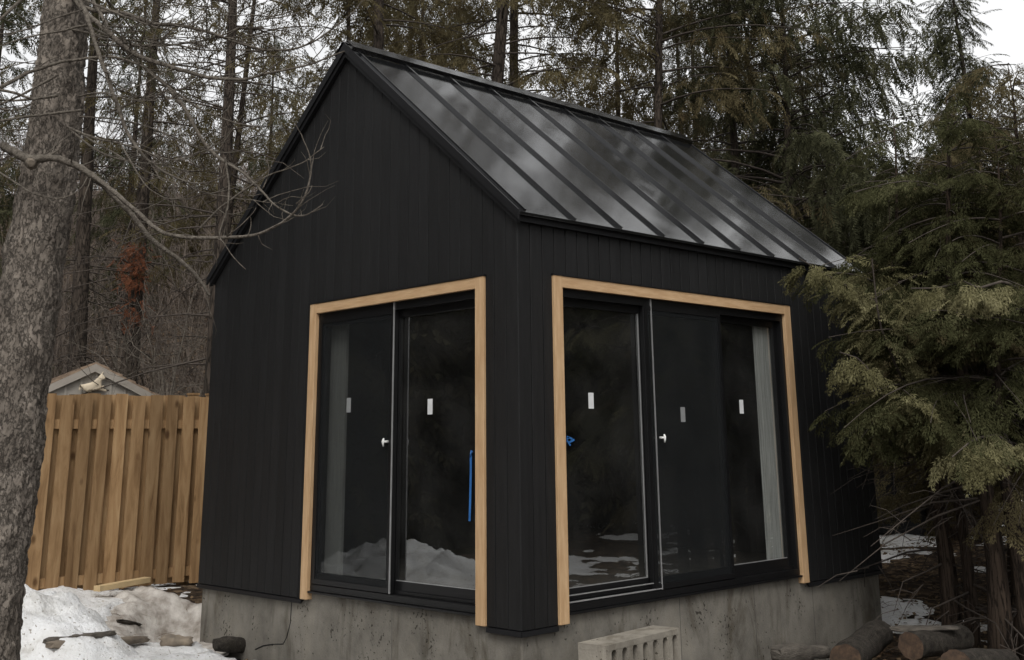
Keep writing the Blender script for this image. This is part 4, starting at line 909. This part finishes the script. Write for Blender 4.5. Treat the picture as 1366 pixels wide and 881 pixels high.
def brush_object():
    r = np.random.default_rng(8); Vs, Qs, o = [], [], 0
    P0, P1, Rr = [], [], []
    for k in range(4600):
        d = r.uniform(16, 62); px = r.uniform(-250, 1600); p = at(px, 592, d)
        if -4.4 < p[0] < .5 and -.5 < p[1] < 5.2: continue
        if d < 18.5 and 20 < px < 225: continue
        b = np.array([p[0], p[1], gz(p[0], p[1], False)-.05]); H = r.uniform(.8, 3.0)*(1+d/60)
        dr = unit(np.array([r.normal(0, .25), r.normal(0, .25), 1])); m_ = b+dr*H*.5; t = m_+unit(dr+r.normal(0, .2, 3))*H*.5
        rad = .006+.0006*d*.5
        P0 += [b, m_]; P1 += [m_, t]; Rr += [rad, rad*.7]
        for q in range(9):
            f = r.uniform(.25, 1); s = b+(m_-b)*f*2 if f < .5 else m_+(t-m_)*(f*2-1); e = s+unit(dr*.5+r.normal(0, .6, 3)+ZV*.2)*H*r.uniform(.15, .42); P0.append(s); P1.append(e); Rr.append(rad*.5)
            e2 = s+(e-s)*.5; P0.append(e2); P1.append(e2+unit((e-s)+r.normal(0, .4, 3)*H*.3)*H*.14); Rr.append(rad*.35)
    P0, P1, Rr = np.array(P0), np.array(P1), np.array(Rr)[:, None]
    t = P1-P0; t /= np.linalg.norm(t, axis=1)[:, None]; a = np.cross(t, [0.3, .5, .81]); a /= np.linalg.norm(a, axis=1)[:, None]; b = np.cross(t, a)
    ring = [a, -.5*a+.866*b, -.5*a-.866*b]
    V = np.stack([P0+x*Rr for x in ring]+[P1+x*Rr*.5 for x in ring], 1).reshape(-1, 3); n = len(P0)
    q = np.array([[0, 1, 4, 3], [1, 2, 5, 4], [2, 0, 3, 5]]); Q = (q[None]+(np.arange(n)*6)[:, None, None]).reshape(-1, 4)
    return arr_mesh('undergrowth', V, Q, M['brush'])
tag(obj_mesh('undergrowth', brush_object()), 'grey brown bare brush covering the slope behind the studio', 'brush', kind='stuff')

def leafy_shrub(loc, R0, seed, label):
    r = np.random.default_rng(seed); fo = Foliage(); wd = MB()
    for k in range(9):
        az = r.uniform(0, 6.28); e = np.array([math.cos(az)*R0*.6, math.sin(az)*R0*.6, R0*r.uniform(.9, 1.7)]); wd.tube([np.zeros(3), e*.5+r.normal(0, .05, 3), e], [.014, .010, .004], 4, cap=False)
        for i in range(70): fo.add(e*r.uniform(.45, 1.0)+r.normal(0, R0*.26, 3), unit(r.normal(0, 1, 3)-ZV*.2), unit(ZV+r.normal(0, .5, 3)), r.uniform(.10, .2))
    t = thing('evergreen_shrub', label, 'shrub', loc); obj_mesh('stems', wd.mesh('stems', M['twig_dark']), t); obj_mesh('foliage', fo.mesh('foliage', T_LOW, M['leaf_shrub']), t)
leafy_shrub(ground_at(215, 14.3), .95, 81, 'dark green leafy shrub behind the fence, right of the grey shed')

# woods off to both sides, seen as one mass in the panes and beyond the frame
def wood_mass(name, spots, label):
    Vs, Qs, o = [], [], 0
    for i, (x, y, sc) in enumerate(spots):
        r = np.random.default_rng(900+i); fo = Foliage(); H = 11*sc
        for k in range(1150):
            f = r.random()**1.15; z = .3+H*f; R0 = 2.5*sc*(1-f*.85)*math.sqrt(r.uniform(.1, 1)); az = r.uniform(0, 6.28)
            fo.add(np.array([x+R0*math.cos(az), y+R0*math.sin(az), gz(x, y, False)+z-R0*.25]), np.array([math.cos(az), math.sin(az), r.uniform(-.7, .1)]), unit(ZV+r.normal(0, .4, 3)), r.uniform(.5, 1.0))
        V, Q = fo.arrays(T_LOW); Vs.append(V); Qs.append(Q+o); o += len(V)
        a = np.linspace(0, 2*math.pi, 7)[:-1]; ring0 = np.stack([x+.16*np.cos(a), y+.16*np.sin(a), np.full(6, gz(x, y, False)-.2)], 1); ring1 = np.stack([x+.04*np.cos(a), y+.04*np.sin(a), np.full(6, gz(x, y, False)+H)], 1)
        Vs.append(np.r_[ring0, ring1]); Qs.append(np.array([[k, (k+1) % 6, (k+1) % 6+6, k+6] for k in range(6)])+o); o += 12
    tag(obj_mesh(name, arr_mesh(name, np.concatenate(Vs), np.concatenate(Qs), M['leaf_wood'])), label, 'woods', kind='stuff')
sp1 = []; r = np.random.default_rng(5)
for k in range(30):
    a = R_(r.uniform(178, 262)); d = r.uniform(11, 26); sp1.append((-1.4+d*math.cos(a), d*math.sin(a), r.uniform(.8, 1.3)))
wood_mass('woodland', sp1, 'dark conifer woods left of and behind the photographer')
sp2 = []
for k in range(30):
    a = R_(r.uniform(18, 75)); d = r.uniform(12, 26); sp2.append((0+d*math.cos(a), 1.8+d*math.sin(a), r.uniform(.7, 1.2)))
wood_mass('woodland', sp2, 'dark conifer woods beyond the right frame edge')

# ------------------------------------------------------------------ wooden fence
fa, fb = at(-120, 640, 10.55), at(310, 640, 12.6); fa[2] = fb[2] = 0; fl_ = np.linalg.norm(fb-fa); fu = (fb-fa)/fl_; fn = np.array([fu[1], -fu[0], 0])
if (CAM-fa)@fn < 0: fn = -fn
fence = thing('board_fence', 'new golden brown board on board fence left of the studio', 'fence', fa+np.array([0, 0, -.35]))
ftf = lambda p: fa+fu*p[0]+fn*p[1]+np.array([0, 0, p[2]])
bm_ = MB(ftf); ZF0, ZF1 = -.26, 1.665; random.seed(12)
n_b = int(fl_/.18)
for i in range(n_b):
    u0 = i*.18+random.uniform(-.006, .006); zt = ZF1+random.uniform(-.012, .012); tl = random.uniform(-.006, .006); wb = .122+random.uniform(-.006, .006)
    zb0 = max(gz(*ftf((u0, 0, 0))[:2])+.03, ZF0)
    for (dn_, of, wx, zt_) in ((.022, 0, wb, zt), (-.040, .09, .126, zt+random.uniform(-.02, .012))):
        a = u0+of
        bm_.prism([(a+tl, dn_, zb0+random.uniform(-.015, .02)), (a+wx+tl, dn_, zb0+random.uniform(-.015, .02)), (a+wx, dn_, zt_), (a, dn_, zt_+random.uniform(-.004, .004))], (0, .019 if dn_ > 0 else .019, 0))
bm_.build('fence_boards', M['fence'], fence)
for z in (1.38, -.08):
    rl = MB(ftf); rl.box((-.1, -.0195, z-.045), (fl_+.1, .0205, z+.045)); rl.build('rail', M['fence'], fence)
for u_ in (.55, 2.9, fl_-.44):
    ps = MB(ftf); ps.box((u_-.045, -.175, -.8), (u_+.045, -.085, ZF1+.02)); ps.box((u_-.052, -.182, ZF1+.021), (u_+.052, -.078, ZF1+.04)); ps.build('post', M['fence'], fence)

# ------------------------------------------------------------------ neighbour's shed with the ornament on its gable
ap = at(128, 484, 14.0); ang = YAW+R_(30)      # ridge runs away to the left
ra = np.array([-math.sin(ang), math.cos(ang), 0]); gu = np.array([math.cos(ang), math.sin(ang), 0]); zg = gz(ap[0], ap[1], False)-.1
shed = thing('neighbour_shed', 'grey board and batten shed with tan shingles showing over the fence', 'shed', (ap[0], ap[1], zg))
stf = lambda p: np.array([ap[0], ap[1], 0])+gu*p[0]+ra*p[1]+np.array([0, 0, p[2]])
hw, rise, dp, az_ = 1.3, .66, 2.9, ap[2]
sw = MB(stf); sw.prism([(-hw, .05, zg), (hw, .05, zg), (hw, .05, az_-rise-.06), (0, .05, az_-.06), (-hw, .05, az_-rise-.06)], (0, dp-.19, 0))
for k in range(-7, 8):
    x = k*.172+.03
    if abs(x) < hw-.03: sw.box((x-.014, .034, zg+.02), (x+.014, .0485, az_-.09-rise*abs(x)/hw))
sw.build('wall', M['shed_wall'], shed)
sr = MB(stf)
for s in (1, -1):
    n_r = 9
    for k in range(n_r):
        f0, f1 = k/n_r, (k+1)/n_r; e = hw+.16
        p = lambda f, h: (s*e*f, 0, az_-rise*(e/hw)*f+h)
        sr.prism([p(f0, .006), p(f1, .026), p(f1, -.012), p(f0, -.012)], (0, dp, 0))
sr.build('roof', M['shingle'], shed)
st_ = MB(stf)
for s in (1, -1):
    e = hw+.16
    st_.prism([(0, -.012, az_-.014), (s*e, -.012, az_-rise*e/hw-.014), (s*e, -.012, az_-rise*e/hw-.10), (0, -.012, az_-.108)], (0, .035, 0))
st_.build('rake_trim', M['shed_trim'], shed)

# reclining unicorn-like horse ornament: one skinned body
oc = stf((-.02, .005, 0)); oc[2] = at(123, 513, 14.0)[2]
def orn(x, z, y=0): return oc+gu*x+np.array([0, 0, z])-ra*y
sk = [('hip', -.13, -.04, .085), ('belly', -.02, -.045, .075), ('chest', .08, -.02, .078), ('neck', .095, .075, .045), ('poll', .115, .15, .040), ('muzzle', .205, .095, .026), ('hornb', .14, .185, .010), ('hornt', .165, .225, .004),
      ('kneef', .16, -.09, .028), ('hooff', .25, -.115, .020), ('kneef2', .14, -.055, .026), ('hooff2', .205, -.035, .02), ('thigh', -.10, -.095, .05), ('hockr', .00, -.115, .022), ('tail', -.20, -.03, .025), ('tailt', -.215, -.11, .015)]
ed = [(0, 1), (1, 2), (2, 3), (3, 4), (4, 5), (4, 6), (6, 7), (2, 8), (8, 9), (2, 10), (10, 11), (0, 12), (12, 13), (0, 14), (14, 15)]
me = bpy.data.meshes.new('horse_ornament'); S_ = .68
me.from_pydata([tuple(orn(x*S_, z*S_, .02 if 'f2' in nm else .03)-oc) for nm, x, z, q in sk], ed, [])
ho = obj_mesh('horse_ornament', me, None, tuple(oc)); me.materials.append(M['ornament'])
ho.modifiers.new('skin', 'SKIN'); me.skin_vertices or None
for v, s in zip(me.skin_vertices[0].data, sk): v.radius = (s[3]*S_, s[3]*S_)
me.skin_vertices[0].data[0].use_root = True
ho.modifiers.new('smooth', 'SUBSURF').levels = 1; ho.modifiers['smooth'].render_levels = 2
tag(ho, 'small cream reclining horse ornament on the gable of the grey shed', 'ornament')

# ------------------------------------------------------------------ snow
def height_patch(name, x0, x1, y0, y1, st, fn, mat):
    xs_ = np.arange(x0, x1, st); ys_ = np.arange(y0, y1, st); H = np.array([[fn(x, y) for x in xs_] for y in ys_])
    V, idx, Q = [], {}, []
    def vid(i, j):
        if (i, j) not in idx:
            idx[(i, j)] = len(V); x, y = xs_[i], ys_[j]; V.append((x, y, gz(x, y)+H[j, i]))
        return idx[(i, j)]
    for j in range(len(ys_)-1):
        for i in range(len(xs_)-1):
            if max(H[j, i], H[j, i+1], H[j+1, i], H[j+1, i+1]) > -.012: Q.append([vid(i, j), vid(i+1, j), vid(i+1, j+1), vid(i, j+1)])
    return arr_mesh(name, V, Q, mat, True)
def pile(x, y):
    h = .45*math.exp(-(((x+4.5)/.95)**2+((y+1.34)/.66)**2)**1.7)*sstep(8.7, 9.35, depth_of(x, y))+.50*math.exp(-(((x+4.95)/1.1)**2+((y+3.1)/1.0)**2)**1.3)+.13*math.exp(-(((x+3.8)/.6)**2+((y+1.0)/.42)**2))
    return h-.05+(.12*n3(x, y, 2.0, 2)+.09*n3(x, y, 4.6, 7)+.05*n3(x, y, 9.5, 4))*min(1, h*4)+.014*n3(x, y, 23, 4)
so_ = obj_mesh('snow_bank', height_patch('snow_bank', -7.2, -1.6, -5.0, .2, .045, pile, M['snow'])); tag(so_, 'big white bank of shovelled snow at the lower left beside the tree trunk', 'snow bank')
def cover(x, y):
    if -4.1 < x < .05 and -.05 < y < 4.6: return -1
    d = (x-CAM[0])*HF[0]+(y-CAM[1])*HF[1]; s = (x-CAM[0])*rt0[0]+(y-CAM[1])*rt0[1]
    m = n3(x, y, .55, 21)*.8+n3(x, y, 1.5, 4)*.5+n3(x, y, 4.5, 7)*.28+n3(x, y, 12, 3)*.12
    bias = -.42
    if x < -1.3 and -3.2 < y < -.25: bias = .12 if y < -.5 and x > -3.0 else -.10
    if -3.3 < x < -1.5 and -1.4 < y < -.22: bias = .52
    if x < -3.6 and y > -1.0: bias = .0
    if y > 4.6 and x > -.6: bias = -.10
    if s > 4: bias = .12 if 15 < d < 22 and s < 8.5 else -.22
    if math.hypot(x-1.1, y-3.3) < 1.2: bias = -.6
    if math.hypot(x+4.62, y-.22) < .7: bias = -.9
    return min(.17 if -3.3 < x < -1.5 and -1.4 < y < 0 else .10, .13*(m+bias))
so_ = obj_mesh('snow_cover', height_patch('snow_cover', -9, 13, -7, 20, .07, cover, M['snow'])); tag(so_, 'patchy old snow left on the brown ground', 'snow', kind='stuff')

# ------------------------------------------------------------------ geotextile cloth by the dug corner
def on_ground(px, py):
    v = ray(px, py); v = v/(v@HF); t = 5.0
    while t < 40:
        p = CAM+v*t
        if p[2] < gz(p[0], p[1], False): return p
        t += .02
    return p
edge = [on_ground(*q) for q in ((190, 794), (212, 806), (240, 812), (268, 822), (292, 836), (312, 850), (336, 866))]
outr = [on_ground(*q) for q in ((112, 812), (118, 826), (128, 842), (160, 858), (200, 868), (246, 876), (292, 884))]
nu, nv = 70, 34; Vc = []
E_ = np.array(edge); O_ = np.array(outr); tt = np.linspace(0, 1, len(edge))
for i in range(nu):
    u_ = i/(nu-1); e = np.array([np.interp(u_, tt, E_[:, k]) for k in range(3)]); o = np.array([np.interp(u_, tt, O_[:, k]) for k in range(3)])
    for j in range(nv):
        v_ = j/(nv-1); p = e+(o-e)*v_; x, y = p[0], p[1]
        fold = .032*noise.noise(Vector((u_*5.5, v_*3, 1)))+.028*noise.noise(Vector((u_*16+v_*5, v_*7, 4)))+.02*abs(noise.noise(Vector((u_*9-v_*8, v_*4, 9))))
        lip = .055*math.exp(-(v_/.16)**2)*(.6+.7*abs(math.sin(u_*7.5)))+.035*math.exp(-((v_-.34)/.1)**2)*abs(math.sin(u_*5+1))
        Vc.append((x, y, gz(x, y, False)+.045+fold*(.5+v_*.5)+lip-.06*max(0, v_-.7)))
ii, jj = np.meshgrid(np.arange(nu-1), np.arange(nv-1), indexing='ij'); b_ = (ii*nv+jj).ravel()
co = obj_mesh('ground_cloth', arr_mesh('ground_cloth', Vc, np.stack([b_, b_+1, b_+nv+1, b_+nv], 1), M['cloth'], True))
so2 = co.modifiers.new('thick', 'SOLIDIFY'); so2.thickness = .006
tag(co, 'crumpled off white geotextile sheet lying along the dug out corner', 'cloth')

# ------------------------------------------------------------------ loose pieces on the left ground
def slab_piece(name, p0, p1, wid, thk, mat, label, cat, seed, lift=.0, taper=.7):
    """rough split piece lying between two ground points"""
    random.seed(seed); p0, p1 = np.array(p0), np.array(p1); t = unit(p1-p0); s = unit(np.cross(ZV, t)); k, n = 16, 12; mb = MB(); vs = []
    for i in range(k+1):
        f = i/k; c = p0+(p1-p0)*f+ZV*(lift+thk*.5); e = (taper+(1-taper)*math.sin(math.pi*min(1, f*1.3+.1))) if 0 < i < k else taper*.75
        for j in range(n):
            a = 2*math.pi*j/n; ca, sa = math.cos(a), math.sin(a); q = abs(ca)**.55*math.copysign(1, ca), abs(sa)**.55*math.copysign(1, sa)
            jz = noise.noise(Vector((i*.45+seed, j*1.1, seed*3)))*.24
            vs.append(c+s*q[0]*wid*.5*e*(1+jz)+ZV*q[1]*thk*.5*e*(1+jz*1.4)+t*noise.noise(Vector((j*.9, i*.2, seed)))*.04)
    mb.add(vs, [[i*n+j, i*n+(j+1) % n, (i+1)*n+(j+1) % n, (i+1)*n+j] for i in range(k) for j in range(n)], True)
    mb.f += [list(range(n))[::-1], [k*n+j for j in range(n)]]; mb.smooth += [False, False]
    o = mb.build(name, mat, None, tuple(p0)); o.location = tuple(p0); return tag(o, label, cat)
def gpt(px, py, dz=0):
    v = ray(px, py); v = v/(v@HF); t = 6.0
    while t < 30:
        p = CAM+v*t
        if p[2] < gz(p[0], p[1])+max(0, pile(p[0], p[1]), cover(p[0], p[1])): break
        t += .015
    return p+ZV*dz
slab_piece('bark_slab', gpt(66, 869), gpt(192, 860), .17, .08, M['slab'], 'long weathered wood slab lying below the snow bank', 'wood slab', 1, .0)
slab_piece('bark_slab', gpt(60, 862), gpt(150, 850), .13, .06, M['slab_grey'], 'grey wood slab tucked under the edge of the snow bank', 'wood slab', 2, .0)
slab_piece('flat_stone', gpt(214, 860), gpt(256, 862), .20, .09, M['stone'], 'tan stone lying on the pale cloth', 'stone', 3, -.01)
slab_piece('split_log', gpt(288, 868), gpt(366, 867), .16, .12, M['bark_log'], 'short bark covered log lying against the cracked footing', 'log', 4, -.02)
slab_piece('bark_slab', gpt(158, 840), gpt(184, 844), .12, .04, M['bark_log'], 'small dark bark scrap right of the snow bank', 'bark', 5, .05)
pa, pb_ = gpt(128, 797, .05), gpt(196, 787, .07); t = unit(pb_-pa); s = unit(np.cross(ZV, t)); mb = MB()
mb.prism([pa-s*.045, pa+s*.045, pa+s*.045+ZV*.05, pa-s*.045+ZV*.05], pb_-pa)
o = mb.build('lumber_offcut', M['lumber'], None, tuple(pa), bevel=.003); o.location = tuple(pa); tag(o, 'clean yellow lumber offcut lying before the wooden fence', 'lumber')

# ------------------------------------------------------------------ slotted concrete block in front of the footing
bz = -.09
def plane_z(px, py, z): v = ray(px, py); return CAM+v*((z-CAM[2])/v[2])
c0, c1, c2 = plane_z(808, 862, bz), plane_z(907, 838, bz), plane_z(771, 851, bz)
ux = unit(c1-c0); ln = np.linalg.norm(c1-c0); uy = np.cross(ZV, ux); dpb = .66*abs((c2-c0)@uy)
btf = lambda p: c0+ux*p[0]+uy*p[1]+np.array([0, 0, p[2]])
blk = MB(btf); hb = .58; ns = 7; tp = .035; pitch = ln/(ns+.35); sw_ = pitch*.52
# top and bottom slabs, back web and seven rounded slots between upright webs
blk.box((0, 0, -tp), (ln, dpb, 0)); blk.box((0, 0, -hb), (ln, dpb, -hb+tp)); blk.box((0.001, dpb*.55, -hb+tp), (ln-.001, dpb-.001, -tp))
edges = [0.0]
for k in range(ns): a = pitch*(.35+k*1.0)+.02; edges += [a, a+sw_]
edges.append(ln)
for k in range(0, len(edges), 2): blk.box((edges[k], .0015, -hb+tp), (edges[k+1], dpb*.55, -tp))
for k in range(ns):      # rounded heads of the slots
    a, b = edges[1+2*k], edges[2+2*k]; r_ = (b-a)/2; m_ = (a+b)/2
    for sg in (-1, 1):
        arc = [(m_+sg*r_*math.sin(q), .003, -tp-r_+r_*math.cos(q)) for q in np.linspace(0, math.pi/2, 6)]
        blk.prism(arc+[(m_+sg*r_, .003, -tp), (m_+sg*r_*.001, .003, -tp)], (0, dpb*.5, 0))
bo = blk.build('concrete_block', M['block'], None, tuple(c0), bevel=0.004); bo.location = tuple(c0); tag(bo, 'weathered slotted concrete block standing as a step below the three panel door', 'concrete block')

# ------------------------------------------------------------------ logs on the right
def log(p0, p1, r0, seed, label, cutmat='cut', name='cut_log'):
    random.seed(seed); p0, p1 = np.array(p0), np.array(p1); t = thing(name, label, 'log', tuple(p0), 'cut logs on the ground right of the studio')
    k, n = 14, 30; ax = unit(p1-p0); a_ = unit(np.cross(ax, ZV+.01)); b2 = np.cross(ax, a_); mb = MB(); vs = []
    for i in range(k+1):
        f = i/k
        for j in range(n):
            q = 2*math.pi*j/n; rr = r0*(1+.06*math.sin(2*q+seed)+.10*noise.noise(Vector((math.cos(q)*2.5, math.sin(q)*2.5, f*3+seed)))+.05*noise.noise(Vector((math.cos(q)*8, math.sin(q)*8, f*7+seed))))
            vs.append(p0+(p1-p0)*f+rr*(a_*math.cos(q)+b2*math.sin(q)))
    mb.add(vs, [[i*n+j, i*n+(j+1) % n, (i+1)*n+(j+1) % n, (i+1)*n+j] for i in range(k) for j in range(n)], True)
    mb.build('bark', M['bark_log'], t)
    for e, o in ((p0, 0), (p1, k*n)):
        c = MB(); ring = [np.array(vs[o+j])-(ax if o == 0 else -ax)*.001 for j in range(n)]; inn = [e+(q-e)*.5 for q in ring]
        c.add(ring+inn+[e], [[j, (j+1) % n, (j+1) % n+n, j+n] for j in range(n)]+[[n+j, n+(j+1) % n, 2*n] for j in range(n)]); c.build('cut_end', M[cutmat], t)
    return t
def lp(px, py, d, z=None): return at(px, py, d)
log(at(1215, 862, 8.75), at(1283, 850, 9.25), .095, 1, 'log with a brown sawn end pointing at the studio, under the cedars')
log(at(1128, 880, 8.65), at(1172, 846, 9.45), .108, 2, 'mossy dark log lying end on beside the footing')
log(at(1275, 893, 8.0), at(1340, 890, 8.5), .12, 3, 'log lowest at the right, cut by the bottom of the frame')
slab_piece('bark_slab', at(1190, 843, 8.95), at(1278, 841, 9.0), .17, .035, M['slab_grey'], 'pale loose bark slab lying on a sawn log', 'bark', 6, .0)
slab_piece('split_log', at(1036, 876, 8.9), at(1102, 872, 9.3), .20, .13, M['slab_grey'], 'split log with a pale grey top against the right footing', 'log', 7, -.05)

# ------------------------------------------------------------------ dark board shed and grey fence behind on the right
ds0, ds1 = at(1120, 600, 16.3), at(1214, 600, 15.6); u_ = ds1-ds0; u_[2] = 0; wl = np.linalg.norm(u_); u_ = u_/wl; nn_ = np.array([u_[1], -u_[0], 0]); z0_ = at(1190, 690, 16)[2]; z1_ = at(1190, 566, 16)[2]
dsh = thing('wood_shed', 'black horizontal board shed behind the right end of the studio', 'shed', (ds0[0], ds0[1], z0_-.1))
dtf = lambda p: np.array([ds0[0], ds0[1], 0])+u_*p[0]+nn_*p[1]+np.array([0, 0, p[2]])
mb = MB(dtf); z = z0_
while z < z1_-.02: mb.box((0, -.02-random.uniform(0, .004), z+.004), (wl, 0, z+.136)); z += .142
mb.box((.01, -1.6, z0_-.2), (wl-.005, -.021, z1_)); mb.build('wall', M['dark_board'], dsh)
mb = MB(dtf); mb.prism([(-.1, .12, z1_-.02), (wl+.1, .12, z1_-.02), (wl+.1, .12, z1_+.05), (-.1, .12, z1_+.05)], (0, -1.9, .25)); mb.build('roof', M['dark_board'], dsh)
gf0, gf1 = at(1206, 640, 20.0), at(1420, 640, 20.5); u_ = gf1-gf0; u_[2] = 0; wl = np.linalg.norm(u_); u_ = u_/wl; nn_ = np.array([u_[1], -u_[0], 0]); zt_ = at(1225, 612, 20)[2]; zb_ = at(1225, 655, 20)[2]
gfn = thing('grey_fence', 'weathered grey board fence seen between the cedar stems', 'fence', (gf0[0], gf0[1], zb_)); gtf = lambda p: np.array([gf0[0], gf0[1], 0])+u_*p[0]+nn_*p[1]+np.array([0, 0, p[2]])
mb = MB(gtf); x = 0
while x < wl: mb.box((x, 0, zb_-.25), (x+.128, .02, zt_+random.uniform(-.02, .02))); x += .142
mb.build('fence_boards', M['grey_board'], gfn); mb = MB(gtf); mb.box((0, -.05, zt_-.2), (wl, -.002, zt_-.11)); mb.build('rail', M['grey_board'], gfn)
yc = at(1257, 720, 12.2); mb = MB(); mb.tube([yc+np.array([0, 0, -.05]), yc+np.array([.02, 0, .0]), yc+np.array([0, .02, .05])], [.03, .04, .02], 7, wob=.2); o = mb.build('yellow_scrap', M['yellow'], None, tuple(yc)); o.location = tuple(yc); tag(o, 'small yellow scrap caught low between the cedar stems', 'scrap')

# ------------------------------------------------------------------ loose leaves, twigs and dry grass on the ground
def litter():
    r = np.random.default_rng(77); n = 16000; P, D, S, Lg, Wd = [], [], [], [], []
    k = 0
    while k < n:
        d = r.uniform(7.2, 17); px = r.uniform(650, 1500) if r.random() < .8 else r.uniform(-50, 430); p = at(px, 700, d)
        if -4.05 < p[0] < .0 and 0 < p[1] < 4.5: k += 1; continue
        q = np.array([p[0], p[1], gz(p[0], p[1])+r.uniform(.002, .03)]); a = r.uniform(0, 6.28)
        dd = unit(np.array([math.cos(a), math.sin(a), r.uniform(-.1, .5)])); s = unit(np.cross(ZV+r.normal(0, .4, 3), dd)); P.append(q); D.append(dd); S.append(s)
        if r.random() < .45: Lg.append(r.uniform(.08, .28)); Wd.append(.003)
        else: Lg.append(r.uniform(.03, .07)); Wd.append(r.uniform(.010, .022))
        k += 1
    V, Q = quad_blades(P, D, S, Lg, Wd); return arr_mesh('leaf_litter', V, Q, M['litter'])
tag(obj_mesh('leaf_litter', litter()), 'brown dead leaves and twigs strewn over the ground', 'leaf litter', kind='stuff')

# ------------------------------------------------------------------ render settings
cy = scene.cycles
scene.render.engine = 'CYCLES'
cy.max_bounces = 6; cy.diffuse_bounces = 3; cy.glossy_bounces = 4; cy.transmission_bounces = 4; cy.transparent_max_bounces = 12
cy.use_denoising = True; cy.use_adaptive_sampling = True; cy.caustics_reflective = False; cy.caustics_refractive = False
